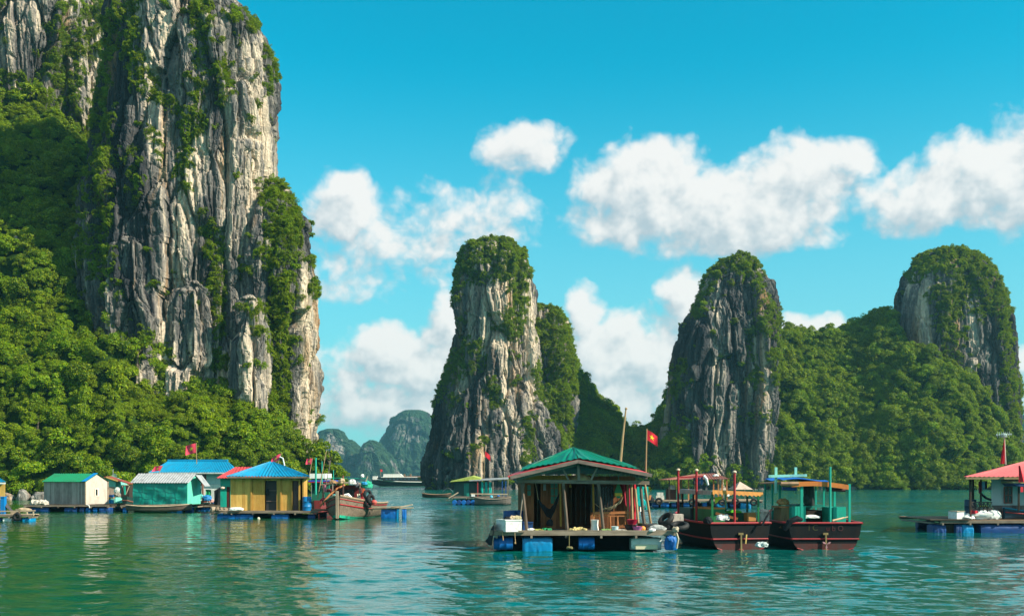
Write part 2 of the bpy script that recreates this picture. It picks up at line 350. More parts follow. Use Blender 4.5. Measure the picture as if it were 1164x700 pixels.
for px, py, Y, s in ((374, 520, 186, 3.1), (382, 535, 187, 2.6), (366, 545, 184, 2.2)):
    tree(W(px, py, Y), s, None, {374: 'tall bright tree at the right foot of the pale left cliff', 382: 'low green tree overhanging the water at the left cliff end', 366: 'small green tree below the pale cliff foot'}[px], None, int(s) % 6)
# --- middle rock
MC = tower([(275, 552, 578), (278, 537, 591), (289, 527, 603), (310, 520, 609), (340, 516, 612), (380, 515, 615), (420, 506, 617), (455, 497, 619), (490, 490, 632), (520, 484, 641), (556, 481, 646)], 340, 19, 440, 460, 83, k=1.35)
MC2 = tower([(349, 603, 620), (354, 600, 634), (362, 600, 641), (380, 598, 644), (410, 596, 645), (450, 596, 648), (556, 590, 652)], 352, 12, 240, 300, 91, k=1.35)
MC4 = tower([(400, 630, 648), (408, 618, 654), (430, 610, 663), (452, 604, 673), (480, 602, 684), (520, 600, 694), (556, 600, 700)], 364, 9, 220, 200, 97, k=1.35)
MC3 = tower([(492, 628, 640), (510, 620, 650), (556, 615, 660)], 336, 9, 160, 160, 93, k=1.2)
MS = slope([(596, 432, 374), (630, 425, 375), (652, 432, 376), (665, 441, 377), (684, 455, 378), (697, 472, 379), (708, 491, 380), (722, 497, 382), (740, 494, 384), (758, 470, 384), (768, 440, 384), (790, 430, 384)], [(596, 348), (790, 352)], 8, 130, 80, prof=.62, rough=3)
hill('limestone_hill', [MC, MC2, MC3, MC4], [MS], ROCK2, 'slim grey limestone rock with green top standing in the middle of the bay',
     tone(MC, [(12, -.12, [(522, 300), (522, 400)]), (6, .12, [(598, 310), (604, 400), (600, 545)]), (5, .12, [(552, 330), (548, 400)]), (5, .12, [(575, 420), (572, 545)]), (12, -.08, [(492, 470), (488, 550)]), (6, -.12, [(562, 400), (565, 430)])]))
pl = [rock_plants(*MC, 15000, [(30, [(535, 285), (570, 285), (600, 295)]), (14, [(560, 300), (590, 320), (585, 370)]), (15, [(540, 395), (515, 420), (500, 450)]), (7, [(523, 300), (520, 340)]), (5, [(608, 420), (612, 450)]), (6, [(560, 430), (562, 460)]), (5, [(535, 520), (545, 500)]), (5, [(600, 470), (598, 540)])], 76, k=1.3, dens=.85, smin=.55, smax=1.4),
      rock_plants(*MC2, 7000, [(22, [(630, 345), (632, 420), (628, 500), (640, 550)]), (10, [(648, 380), (650, 440)])], 77, k=1.4, dens=1, smin=.6, smax=1.6), rock_plants(*MC4, 6000, [(30, [(640, 410), (665, 470), (680, 540)])], 88, k=1.4, dens=1, smin=.6, smax=1.8), rock_plants(*MC3, 1500, [(7, [(640, 500), (650, 540)])], 78, dens=.7)]
scatter('cliff_bushes', *[np.concatenate(a) for a in zip(*pl)], 'green scrub on the top and ledges of the middle rock', 'bushes')
scatter('jungle', *slope_trees(MS, 2600, 1.4, 3.0), 'dark shaded forest on the low ridge behind the middle rock', 'jungle')
# --- right hill with two rocks
RD = tower([(292, 835, 847), (297, 824, 855), (307, 811, 861), (320, 803, 870), (340, 796, 876), (370, 780, 886), (400, 772, 888), (440, 768, 886), (480, 766, 876), (520, 760, 872), (556, 754, 870)], 344, 17, 400, 420, 101, k=1.35)
RD2 = tower([(386, 776, 781), (394, 775, 787), (440, 774, 800), (556, 768, 820)], 352, 8, 160, 260, 103, k=1.2)
RE = tower([(285, 1064, 1084), (290, 1051, 1098), (299, 1041, 1110), (312, 1029, 1121), (337, 1021, 1131), (370, 1018, 1140), (410, 1016, 1144), (450, 1014, 1147), (500, 1012, 1150), (556, 1008, 1154)], 358, 20, 440, 380, 111, k=1.35, amp=.6)
RS = slope([(742, 551, 334), (760, 520, 338), (780, 500, 336), (800, 482, 338), (830, 468, 342), (858, 452, 346), (876, 415, 352), (890, 382, 358), (915, 381, 362), (940, 386, 362), (965, 378, 362), (990, 368, 360), (1008, 360, 354), (1024, 392, 346), (1050, 404, 340), (1080, 418, 338), (1105, 436, 338), (1130, 466, 338), (1148, 496, 338), (1160, 530, 338), (1172, 553, 338)],
           [(742, 332), (850, 330), (1000, 326), (1100, 326), (1185, 332)], 9, 260, 130, prof=.8, rough=4)
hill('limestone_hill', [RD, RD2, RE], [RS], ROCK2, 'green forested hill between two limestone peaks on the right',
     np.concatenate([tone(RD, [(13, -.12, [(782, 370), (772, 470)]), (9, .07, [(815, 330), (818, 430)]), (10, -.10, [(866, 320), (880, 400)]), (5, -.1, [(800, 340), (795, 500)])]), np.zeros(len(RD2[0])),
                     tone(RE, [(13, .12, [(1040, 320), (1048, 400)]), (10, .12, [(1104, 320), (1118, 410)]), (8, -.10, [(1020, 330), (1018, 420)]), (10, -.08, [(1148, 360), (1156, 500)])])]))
pl = [rock_plants(*RD, 13000, [(12, [(815, 305), (842, 292), (858, 315)]), (8, [(806, 325), (792, 350)]), (14, [(872, 350), (880, 380), (884, 420)]), (5, [(850, 380), (862, 440)]), (12, [(765, 480), (775, 520)]), (7, [(775, 420), (768, 460)])], 79, k=1.35, dens=.85, smin=.5, smax=1.3),
      rock_plants(*RE, 15000, [(27, [(1045, 300), (1075, 288), (1110, 300), (1130, 340)]), (12, [(1068, 330), (1078, 380), (1080, 410)]), (7, [(1086, 310), (1090, 360)]), (9, [(1138, 350), (1148, 430), (1150, 500)])], 80, k=1.35, dens=.9, smin=.5, smax=1.4, topz=.5)]
scatter('cliff_bushes', *[np.concatenate(a) for a in zip(*pl)], 'green scrub on the tops and ledges of the two right peaks', 'bushes')
scatter('jungle', *slope_trees(RS, 9500, .9, 2.9, zmin=.8), 'bright green forest filling the hill between the two right peaks', 'jungle')
# --- far hills
for i, (lv, Yf, lab) in enumerate(((([(466, 462, 482), (470, 455, 490), (480, 449, 497), (500, 442, 505), (545, 430, 520)]), 1000, 'blue hazy far hill with a rounded top beside the middle rock'),
        (([(500, 420, 426), (505, 416, 432), (516, 410, 440), (545, 400, 450)]), 860, 'small pointed far hill between two larger far hills'),
        (([(487, 374, 384), (491, 370, 392), (503, 364, 400), (517, 350, 412), (545, 330, 425)]), 900, 'grey far hill with steep right side beyond the left cliff'),
        (([(489, 440, 446), (496, 436, 452), (508, 430, 460), (545, 424, 470)]), 1150, 'low distant blue hill behind the pointed far hill'),
        (([(470, 1168, 1190), (480, 1158, 1220), (500, 1150, 1240), (545, 1140, 1260)]), 800, 'hazy far hill at the right edge behind the green hill'),
        (([(492, 735, 745), (496, 722, 760), (545, 690, 790)]), 1500, 'faint pale hill far beyond the gap behind the flag'))):
    P, Q = tower(lv, Yf * 1.9, 80, 170, 120, 200 + i * 7, k=5.0, amp=.8)
    props(link(bpy.data.objects.new('far_hill', np_mesh('far_hill', P, Q, ROCKF))), lab, 'hill', None, 'structure')
# shore boulders at the left
def boulder(name, c, r, seed, label, group=None):
    bm = bmesh.new(); bmesh.ops.create_icosphere(bm, subdivisions=3, radius=1)
    V = np.array([v.co for v in bm.verts]); v_, e = cells(V * 1.1 + seed, seed); d = 1 + .35 * fbm(V * .9 + seed, 3, seed) + .25 * (v_ - .5)
    for v, q in zip(bm.verts, d): v.co *= q
    for v in bm.verts: v.co = Vector((v.co.x * r[0], v.co.y * r[1], v.co.z * r[2]))
    me = bpy.data.meshes.new(name); bm.to_mesh(me); bm.free(); me.materials.append(ROCKB)
    o = link(bpy.data.objects.new(name, me)); o.location = c; return props(o, label, 'boulder', group)
ROCKB = rock_mat('shore_rock', .35, dark=(.07, .06, .055), mid=(.22, .20, .18), pale=(.42, .39, .36))
for i, (px, w_, h_, lab) in enumerate(((8, 1.2, .9, 'pale boulder at the far left of the shore'), (26, 1.0, 1.4, 'upright squarish boulder on the left shore'), (40, .8, .7, 'small round boulder beside the tilted slab on the left shore'), (48, 1.4, 1.1, 'big tilted pale boulder on the left shore next to the plank house'))):
    Yb = 173 if px < 100 else 174; boulder('boulder', (X(px, Yb), Yb, h_ * .3 + (3.2 if px > 100 else 0)), (w_, 1.2, h_), i * 5 + 3, lab)

# ================================================================== WATER, SKY, AIR, LIGHT
def water_mat():
    m, t = nt_new('bay_water'); b = NB(t)
    g = b.n('ShaderNodeNewGeometry').outputs['Position']
    a1 = b.noise(b.vmath('MULTIPLY', g, (.55, 1.25, 1)), .55, 3, .55, .4)
    a2 = b.noise(b.vmath('MULTIPLY', g, (.8, 1.35, 1)), 2.3, 3, .55, .3)
    a3 = b.noise(b.vmath('MULTIPLY', g, (.35, 1.0, 1)), .16, 2, .5)
    gust = b.smooth(b.noise(b.vmath('MULTIPLY', g, (.35, 1.0, 1)), .05, 3, .5), .38, .64, .45, 1.15)
    hgt = b.math('ADD', b.math('ADD', b.math('MULTIPLY', a1, 1.0), b.math('MULTIPLY', a2, .42)), b.math('MULTIPLY', a3, .9))
    bump = b.n('ShaderNodeBump', {'Strength': b.math('MULTIPLY', b.math('MULTIPLY', gust, WAVE), b.smooth(b.n('ShaderNodeSeparateXYZ', {0: g}).outputs[1], 60, 260, .10, 1.0)), 'Distance': .55, 'Height': hgt})
    c = b.ramp(b.math('ADD', b.noise(g, .012, 3, .5), b.smooth(b.n('ShaderNodeSeparateXYZ', {0: g}).outputs[0], -45, 5, -.2, .12)), [(.25, (.002, .075, .009)), (.62, (.001, .105, .092))])
    p = b.n('ShaderNodeBsdfPrincipled', {'Base Color': c, 'Roughness': .035, 'IOR': 1.33, 'Normal': bump})
    b.out(p); return m
WAVE = .95
def water_mesh():
    """one sheet from behind the camera to the horizon, with real waves where they are near enough to be seen one by one"""
    tn = np.linspace(-.60, .60, 860); to = .60 + (np.geomspace(.02, 5.4, 26) - .02 + .01); t = np.concatenate([-to[::-1], tn, to])
    Y = np.concatenate([np.geomspace(12, 420, 1020), np.geomspace(424, 2900, 40)]); NX, NY = len(t), len(Y)
    st = np.gradient(Y)[:, None].repeat(NX, 1).ravel()
    Px = np.clip(Y[:, None] * t[None, :], -2600, 2600); Py = Y[:, None].repeat(NX, 1); P = np.stack([Px.ravel(), Py.ravel(), np.zeros(NX * NY)], 1)
    r = np.random.default_rng(3); z = np.zeros(len(P)); wx = fbm(P / 6.0, 2, 5) * 1.1; wy = fbm(P / 6.0 + 40, 2, 6) * 1.1
    near = (np.abs(P[:, 0] / P[:, 1]) < .62) & (P[:, 1] < 421)
    x, y, s_ = (P[near, 0] + wx[near]), (P[near, 1] + wy[near]), st[near]; zz = np.zeros(near.sum()); n = 46
    for i in range(n):
        lam = .36 * (4.2 / .36) ** (i / (n - 1)); k = 2 * np.pi / lam; a = r.normal(math.radians(62), .75); sl_ = SLOPE * math.sqrt(2.0 / n) * (1.25 if lam < 2 else .8)
        w_ = np.clip(lam / (3.2 * s_) - .6, 0, 1); zz += w_ * sl_ / k * np.sin(k * (x * math.cos(a) + y * math.sin(a)) + r.uniform(0, 6.28))
    g = fbm(P[near] / np.array([60, 22, 1]), 3, 9); zz *= .55 + .75 * np.clip((g + .25) / .5, 0, 1)
    e = np.clip((.60 - np.abs(P[near, 0] / P[near, 1])) / .03, 0, 1) * np.clip((P[near, 1] - 12) / 6, 0, 1) * np.clip((420 - P[near, 1]) / 60, 0, 1)
    z[near] = zz * e; P[:, 2] = z
    V = np.concatenate([P, [(-2600, -150, 0), (2600, -150, 0), (2600, 12, 0), (-2600, 12, 0)]]); o = len(P)
    # the triangle fans beside the first row are closed by the near quad, which ends under the grid's first row
    Q = np.concatenate([grid_faces(NX, NY, False), [[o, o + 1, o + 2, o + 3]]]); return V, Q
SLOPE = .056
o = props(link(bpy.data.objects.new('water', np_mesh('water', *water_mesh(), water_mat(), True))), 'rippled green water of the bay', 'water', None, 'structure')
HAZE, HAZEC = .00015, (.30, .72, .88)
bm = bmesh.new(); bmesh.ops.create_cube(bm, size=1); me = bpy.data.meshes.new('haze'); bm.to_mesh(me); bm.free()
m, t = nt_new('air'); b = NB(t); on = b.n('ShaderNodeOutputMaterial')
b.set(on.inputs['Volume'], b.n('ShaderNodeVolumePrincipled', {'Color': HAZEC, 'Density': HAZE, 'Anisotropy': .25})); me.materials.append(m)
o = props(link(bpy.data.objects.new('haze', me)), 'thin pale haze filling the air over the bay', 'haze', None, 'stuff')
o.scale = (5400, 3200, 140); o.location = (0, 1380, 140 / 2 - 3.5)

w = bpy.data.worlds.new('World'); scn.world = w; w.use_nodes = True; t = w.node_tree; t.nodes.clear(); b = NB(t)
def cloud_group():
    g = bpy.data.node_groups.new('cloud_density', 'ShaderNodeTree')
    g.interface.new_socket('Dir', in_out='INPUT', socket_type='NodeSocketVector'); g.interface.new_socket('D', in_out='OUTPUT', socket_type='NodeSocketFloat')
    b = NB(g); gi = b.n('NodeGroupInput').outputs[0]; go = b.n('NodeGroupOutput')
    # q: azimuth / elevation of the view direction, in 1/1248 rad
    wn = b.n('ShaderNodeTexNoise', {'Vector': b.vmath('MULTIPLY', gi, (1 / 70, 1 / 70, 1)), 'Scale': 1, 'Detail': 3}, noise_dimensions='2D').outputs[1]
    q = b.vmath('ADD', gi, b.vmath('MULTIPLY', b.vmath('SUBTRACT', wn, (.5, .5, .5)), (46, 34, 0)))
    best = None
    for (px, py, rx, ry, s) in CLOUDS + [None] * 0 + FILL_CLOUDS:
        az, el = (px[0], px[1]) if isinstance(px, tuple) else (math.atan((px - CX) / F) * F, math.atan((HZ - py) / math.hypot(F, px - CX)) * F)
        d = b.vmath('MULTIPLY', b.vmath('SUBTRACT', q, (az, el, 0)), (1 / rx, 1 / ry, 0))
        l = b.n('ShaderNodeVectorMath', {0: d, 1: d}, operation='DOT_PRODUCT').outputs['Value']
        v = b.math('MULTIPLY', b.math('SUBTRACT', 1, l), s)
        best = v if best is None else b.math('SMOOTH_MAX', best, v, .35)
    f1 = b.n('ShaderNodeTexNoise', {'Vector': b.vmath('MULTIPLY', q, (1 / 30, 1 / 26, 1)), 'Scale': 1, 'Detail': 6, 'Roughness': .55}, noise_dimensions='2D').outputs[0]
    v1 = b.n('ShaderNodeTexVoronoi', {'Vector': b.vmath('MULTIPLY', gi, (1 / 30, 1 / 27, 1)), 'Scale': 1, 'Smoothness': .6, 'Detail': 2, 'Roughness': .55}, voronoi_dimensions='2D', feature='SMOOTH_F1').outputs[0]
    r = b.math('ADD', b.math('ADD', best, b.math('MULTIPLY', b.math('SUBTRACT', f1, .5), 1.15)), b.math('MULTIPLY', b.math('SUBTRACT', .45, v1), .5))
    b.set(go.inputs[0], r); return g
CLOUDS = [(392, 238, 48, 42, 1.15), (400, 215, 26, 22, 1.0), (440, 275, 66, 42, .68), (510, 258, 92, 48, .62), (568, 242, 48, 38, .6), (395, 310, 62, 36, .5), (492, 318, 34, 15, .45),
    (596, 168, 56, 30, .95), (628, 154, 30, 18, .8),
    (735, 215, 88, 58, 1.35), (760, 180, 50, 28, 1.0), (830, 240, 140, 52, 1.35), (910, 200, 72, 50, 1.25), (965, 185, 36, 34, .85), (705, 252, 66, 36, 1.1), (850, 265, 110, 30, 1.1),
    (1060, 225, 84, 42, 1.1), (1120, 205, 76, 52, 1.2), (1190, 195, 86, 66, 1.3), (1030, 245, 56, 26, .8),
    (658, 358, 28, 38, 1.2), (690, 402, 56, 50, 1.25), (778, 335, 28, 34, 1.15), (745, 405, 64, 54, 1.2), (700, 455, 120, 50, 1.1), (800, 380, 46, 66, 1.1),
    (505, 370, 36, 36, 1.1), (440, 402, 58, 36, 1.2), (480, 420, 70, 46, 1.25), (398, 430, 34, 28, 1.0), (440, 462, 120, 30, 1.0), (560, 470, 220, 34, .8),
    (922, 370, 46, 20, 1.15), (1185, 405, 40, 22, 1.0), (1000, 450, 320, 30, .7), (200, 420, 200, 60, .9), (1400, 380, 120, 60, 1), (-300, 330, 200, 80, 1)]
FILL_CLOUDS = [((2500, 520), 0, 900, 330, 1.0), ((-2500, 520), 0, 900, 330, 1.0), ((3800, 420), 0, 700, 300, 1.0), ((-3800, 420), 0, 700, 300, 1.0), ((0, 1550), 0, 3000, 330, .9), ((2600, 1400), 0, 1500, 300, .8), ((-2600, 1400), 0, 1500, 300, .8)]   # unseen clouds added behind the camera and overhead as neutral white fill
dirn = b.n('ShaderNodeTexCoord').outputs['Generated']
sx = b.n('ShaderNodeSeparateXYZ', {0: dirn})
az = b.math('MULTIPLY', b.math('ARCTAN2', sx.outputs[0], sx.outputs[1]), F); el = b.math('MULTIPLY', b.math('ARCSINE', sx.outputs[2]), F)
qd = b.n('ShaderNodeCombineXYZ', {0: az, 1: el}).outputs[0]
CG = cloud_group()
d0 = b.n('ShaderNodeGroup', {0: qd}, node_tree=CG).outputs[0] if False else None
def cg(v):
    nd = t.nodes.new('ShaderNodeGroup'); nd.node_tree = CG; b.set(nd.inputs[0], v); return nd.outputs[0]
d0 = cg(qd); d1 = cg(b.vmath('ADD', qd, (13, 22, 0)))
sky = b.n('ShaderNodeTexSky', sky_type='NISHITA', sun_disc=False, sun_elevation=SUN_EL, sun_rotation=math.atan2(SUN.x, SUN.y), altitude=0, air_density=1.0, dust_density=.6, ozone_density=2.0)
SKYT = b.mix(1, sky.outputs[0], SKYTINT if 'SKYTINT' in globals() else (.0, 1.75, 1.66), 'MULTIPLY')
cover = b.smooth(d0, -.28, .66)
lit = b.smooth(b.math('SUBTRACT', d0, d1), -.85, .62)
cc = b.mix(lit, (4.6, 5.5, 6.0), (9.2, 8.95, 8.6))
low = b.smooth(el, -20, 470, .70, .0)   # the lower air is milkier
base = b.mix(low, SKYT, (4.1, 6.2, 6.9))
col = b.mix(b.math('MULTIPLY', cover, .93), base, cc)
bg = b.n('ShaderNodeBackground', {'Color': col, 'Strength': .064})
b.set(b.n('ShaderNodeOutputWorld').inputs[0], bg)
w.cycles.sampling_method = 'MANUAL'; w.cycles.sample_map_resolution = 512
sl = bpy.data.lights.new('sun', 'SUN'); sl.energy = 5.0; sl.angle = R(.5); sl.color = (1, .91, .74)
so = link(bpy.data.objects.new('sun', sl)); so.rotation_euler = (-SUN).to_track_quat('-Z', 'Y').to_euler()
# ================================================================== SHAPE AND MATERIAL HELPERS FOR THE FLOATING VILLAGE
class MB:
    def __init__(s): s.v = []; s.f = []; s.sm = False
    def add(s, vs, fs):
        o = len(s.v); s.v += [tuple(v) for v in vs]; s.f += [tuple(i + o for i in f) for f in fs]; return s
    def box(s, x0, x1, y0, y1, z0, z1):
        if x1 < x0: x0, x1 = x1, x0
        if y1 < y0: y0, y1 = y1, y0
        if z1 < z0: z0, z1 = z1, z0
        return s.add([(x, y, z) for z in (z0, z1) for y in (y0, y1) for x in (x0, x1)], [(0, 2, 3, 1), (4, 5, 7, 6), (0, 1, 5, 4), (2, 6, 7, 3), (0, 4, 6, 2), (1, 3, 7, 5)])
    def beam(s, a, b, w, h=None, up=(0, 0, 1)):
        a, b = Vector(a), Vector(b); h = h or w; d = (b - a).normalized(); up = Vector(up)
        if abs(d.dot(up)) > .95: up = Vector((0, 1, 0))
        x = d.cross(up).normalized() * w / 2; y = x.cross(d).normalized() * h / 2
        vs = [p + i * x + j * y for p in (a, b) for i, j in ((-1, -1), (1, -1), (1, 1), (-1, 1))]
        return s.add(vs, [(0, 1, 2, 3), (7, 6, 5, 4), (0, 4, 5, 1), (1, 5, 6, 2), (2, 6, 7, 3), (3, 7, 4, 0)])
    def tube(s, pts, r, n=7, caps=True):
        pts = [Vector(p) for p in pts]; k = len(pts); r = r if isinstance(r, (list, tuple)) else [r] * k; vs = []; fs = []
        for i, p in enumerate(pts):
            d = (pts[min(i + 1, k - 1)] - pts[max(i - 1, 0)]).normalized(); u = Vector((0, 0, 1)) if abs(d.z) < .9 else Vector((1, 0, 0))
            x = d.cross(u).normalized(); y = x.cross(d)
            vs += [p + r[i] * (math.cos(q * 2 * math.pi / n) * x + math.sin(q * 2 * math.pi / n) * y) for q in range(n)]
        for i in range(k - 1): fs += [(i * n + q, i * n + (q + 1) % n, (i + 1) * n + (q + 1) % n, (i + 1) * n + q) for q in range(n)]
        if caps: fs += [tuple(range(n)), tuple(range((k - 1) * n, k * n))[::-1]]
        return s.add(vs, fs)
    def ring(s, c, axis, R_, r, n=20, m=8, sq=1.0):
        axis = Vector(axis).normalized(); u = axis.orthogonal().normalized(); w = axis.cross(u); c = Vector(c); vs = []; fs = []
        for i in range(n):
            d = math.cos(i * 2 * math.pi / n) * u + math.sin(i * 2 * math.pi / n) * w
            for j in range(m):
                q = j * 2 * math.pi / m; vs.append(c + d * (R_ + r * math.cos(q)) + axis * r * sq * math.sin(q))
        for i in range(n):
            for j in range(m): fs.append((i * m + j, ((i + 1) % n) * m + j, ((i + 1) % n) * m + (j + 1) % m, i * m + (j + 1) % m))
        return s.add(vs, fs)
    def lathe(s, prof, c, n=16, axis='z'):
        c = Vector(c); vs = []; fs = []; k = len(prof)
        for r, h in prof:
            for q in range(n):
                a, b = r * math.cos(q * 2 * math.pi / n), r * math.sin(q * 2 * math.pi / n)
                vs.append(c + (Vector((a, b, h)) if axis == 'z' else Vector((h, a, b)) if axis == 'x' else Vector((a, h, b))))
        for i in range(k - 1): fs += [(i * n + q, i * n + (q + 1) % n, (i + 1) * n + (q + 1) % n, (i + 1) * n + q) for q in range(n)]
        fs += [tuple(range(n))[::-1], tuple(range((k - 1) * n, k * n))]
        return s.add(vs, fs)
    def sheet(s, fn, nu, nv, th=.02):
        """two-sided sheet of real thickness: fn(u, v) -> point"""
        P = [[Vector(fn(i / nu, j / nv)) for i in range(nu + 1)] for j in range(nv + 1)]; vs = []; W_ = nu + 1; H_ = nv + 1
        N = []
        for j in range(H_):
            for i in range(W_):
                du = P[j][min(i + 1, nu)] - P[j][max(i - 1, 0)]; dv = P[min(j + 1, nv)][i] - P[max(j - 1, 0)][i]; N.append(du.cross(dv).normalized() * th)
        vs = [P[j][i] for j in range(H_) for i in range(W_)]; vs += [a - b for a, b in zip(vs, N)]; o = W_ * H_; fs = []
        for j in range(nv):
            for i in range(nu):
                a = j * W_ + i; fs += [(a, a + 1, a + 1 + W_, a + W_), (o + a, o + a + W_, o + a + 1 + W_, o + a + 1)]
        e = [j * W_ for j in range(H_)]; e2 = [j * W_ + nu for j in range(H_)]
        for L_ in (list(range(W_)), list(range(nv * W_, nv * W_ + W_)), e, e2):
            for a, b in zip(L_[:-1], L_[1:]): fs.append((a, b, o + b, o + a))
        return s.add(vs, fs)
    def prism(s, pts, d):
        pts = [Vector(p) for p in pts]; d = Vector(d); n = len(pts)
        return s.add(pts + [p + d for p in pts], [tuple(range(n)), tuple(range(n, 2 * n))[::-1]] + [(i, i + n, (i + 1) % n + n, (i + 1) % n) for i in range(n)])
    def blob(s, c, r, seed=0, lump=.25, sub=3, flat=True):
        bm = bmesh.new(); bmesh.ops.create_icosphere(bm, subdivisions=sub, radius=1); V = np.array([v.co for v in bm.verts])
        d = 1 + lump * 1.7 * fbm(V * 2.2 + seed * 3.7 + 50, 4, seed, .6); V = V * d[:, None] * np.array(r)
        if flat: V[:, 2] = np.maximum(V[:, 2], -r[2] * .5)
        fs = [[v.index for v in f.verts] for f in bm.faces]; bm.free()
        return s.add(V + np.array(c), fs)
    def planks(s, p0, p1, z0, z1, w=.16, th=.03, gap=.004, jit=.0):
        """a board wall from p0 to p1 (x, y), boards upright"""
        a, b = Vector((*p0, 0)), Vector((*p1, 0)); L_ = (b - a).length; n = max(1, round(L_ / w)); d = (b - a) / n; dn = d.normalized(); nr = Vector((-dn.y, dn.x, 0)) * th
        for i in range(n):
            q0 = a + d * i + dn * gap / 2; q1 = a + d * (i + 1) - dn * gap / 2; of = nr * random.uniform(-.25, .25); zb = z0 + random.uniform(-jit, jit); zt = z1 + random.uniform(-jit, jit) * .5
            s.prism([q0 + of + Vector((0, 0, zb)), q1 + of + Vector((0, 0, zb)), q1 + of + Vector((0, 0, zt)), q0 + of + Vector((0, 0, zt))], nr)
        return s
ORG = {}
def part(name, mb, mat, parent=None, loc=None, smooth=False, label=None):
    o0 = Vector(ORG[parent.name]) if parent is not None else Vector(loc or (0, 0, 0))
    me = bpy.data.meshes.new(name); me.from_pydata([tuple(Vector(v) - o0) for v in mb.v], [], mb.f); me.update()
    bm = bmesh.new(); bm.from_mesh(me); bmesh.ops.recalc_face_normals(bm, faces=bm.faces[:]); bm.to_mesh(me); bm.free()
    me.materials.append(mat)
    if smooth or mb.sm: me.polygons.foreach_set('use_smooth', [True] * len(me.polygons)); me.set_sharp_from_angle(angle=R(40))
    o = link(bpy.data.objects.new(name, me), parent)
    if parent is None: o.location = o0
    ORG[o.name] = o0
    if label: o['label'] = label
    return o
def thing(name, label, cat, loc, group=None):
    o = link(bpy.data.objects.new(name, None)); o.location = loc; o.empty_display_size = .3; ORG[o.name] = Vector(loc); return props(o, label, cat, group)
def one(name, mb, mat, label, cat, group=None, smooth=False):
    V = np.array(mb.v); c = ((V[:, 0].min() + V[:, 0].max()) / 2, (V[:, 1].min() + V[:, 1].max()) / 2, V[:, 2].min())
    return props(part(name, mb, mat, None, c, smooth), label, cat, group)
def dup(o, delta, label=None):
    """a copy of a thing with copies of its parts and sub-parts"""
    def cp(a, par):
        c = a.copy(); COL.objects.link(c); ORG[c.name] = ORG.get(a.name, Vector())
        if par: c.parent = par
        for ch in [q for q in scn.objects if q.parent == a]: cp(ch, c)
        return c
    c = cp(o, None); c.location = Vector(o.location) + Vector(delta)
    if label: c['label'] = label
    return c
MC_ = {}
def paint(col, rough=.55, wear=.35, sc=2.2, streak=True, spec=.4, dirt=None):
    k = ('p', col, rough, wear, sc, streak)
    if k in MC_: return MC_[k]
    m, t = nt_new('paint'); b = NB(t); g = b.obj()
    v = b.noise(b.vmath('MULTIPLY', g, (1, 1, .35 if streak else 1)), sc, 5, .62); f = b.noise(g, sc * 7, 4, .65)
    dk = dirt or tuple(c * .42 + .02 for c in col); lt = tuple(min(1, c * 1.12 + .015) for c in col)
    c = b.mix(b.math('MULTIPLY', b.smooth(v, .46, .68), wear * 1.6, clamp=True), col, dk); c = b.mix(b.math('MULTIPLY', b.smooth(f, .55, .75), wear), c, lt)
    bp = b.n('ShaderNodeBump', {'Strength': .25, 'Distance': .03, 'Height': f})
    b.out(b.n('ShaderNodeBsdfPrincipled', {'Base Color': c, 'Roughness': rough, 'Specular IOR Level': spec, 'Normal': bp})); MC_[k] = m; return m
def wood(dark, light, axis='z', sc=3.0, rough=.85):
    k = ('w', dark, light, axis, sc)
    if k in MC_: return MC_[k]
    m, t = nt_new('wood'); b = NB(t); g = b.obj(); st = {'x': (.08, 1, 1), 'y': (1, .08, 1), 'z': (1, 1, .08)}[axis]
    rnd = b.n('ShaderNodeNewGeometry').outputs['Random Per Island']
    q = b.vmath('ADD', b.vmath('MULTIPLY', g, st), b.n('ShaderNodeCombineXYZ', {0: b.math('MULTIPLY', rnd, 40.0), 1: rnd, 2: rnd}).outputs[0])
    v = b.noise(q, sc * 4, 5, .65); v2 = b.noise(g, sc * .5, 4, .6)
    f = b.math('ADD', b.math('ADD', b.math('MULTIPLY', v, .55), b.math('MULTIPLY', v2, .35)), b.math('MULTIPLY', b.math('SUBTRACT', rnd, .5), .28))
    c = b.ramp(f, [(.28, dark), (.62, light)])
    bp = b.n('ShaderNodeBump', {'Strength': .4, 'Distance': .02, 'Height': v})
    b.out(b.n('ShaderNodeBsdfPrincipled', {'Base Color': c, 'Roughness': rough, 'Specular IOR Level': .2, 'Normal': bp})); MC_[k] = m; return m
GREYWOOD = wood((.07, .055, .045), (.30, .25, .20)); GREYWOODX = wood((.06, .045, .035), (.30, .235, .18), 'x')
PALEX = wood((.22, .15, .09), (.58, .45, .32), 'x'); BAMBOO = wood((.22, .13, .06), (.46, .32, .18)); BROWN = wood((.10, .038, .017), (.30, .13, .055)); ORANGEW = wood((.28, .09, .03), (.52, .22, .09)); ORANGEX = wood((.28, .09, .03), (.50, .2, .08), 'x')
DARKW = wood((.015, .012, .010), (.06, .045, .035)); DARKX = wood((.02, .016, .013), (.09, .07, .05), 'x')
YELLOWW = wood((.42, .22, .045), (.72, .45, .12)); YELLOWD = wood((.30, .15, .03), (.55, .31, .07)); PLANKGREY = wood((.20, .175, .155), (.42, .37, .33)); CREAM = paint((.56, .46, .39), .7, .25)
BLUEF = paint((.0, .12, .42), .45, .5, 3, False); BLUED = paint((.004, .05, .20), .5, .5, 3, False); BLUET = paint((.0, .23, .50), .4, .35, 4, False); WHITEF = paint((.78, .78, .74), .8, .35, 4, False)
RUBBER = paint((.012, .012, .013), .65, .5, 5, False, .3); BLACKT = paint((.010, .012, .016), .75, .4, 3, True, .15); REDP = paint((.36, .012, .018), .5, .4); HULLB = paint((.005, .007, .009), .6, .35, 2, True, .15, (.016, .011, .009)); HULLR = paint((.075, .014, .011), .7, .6)
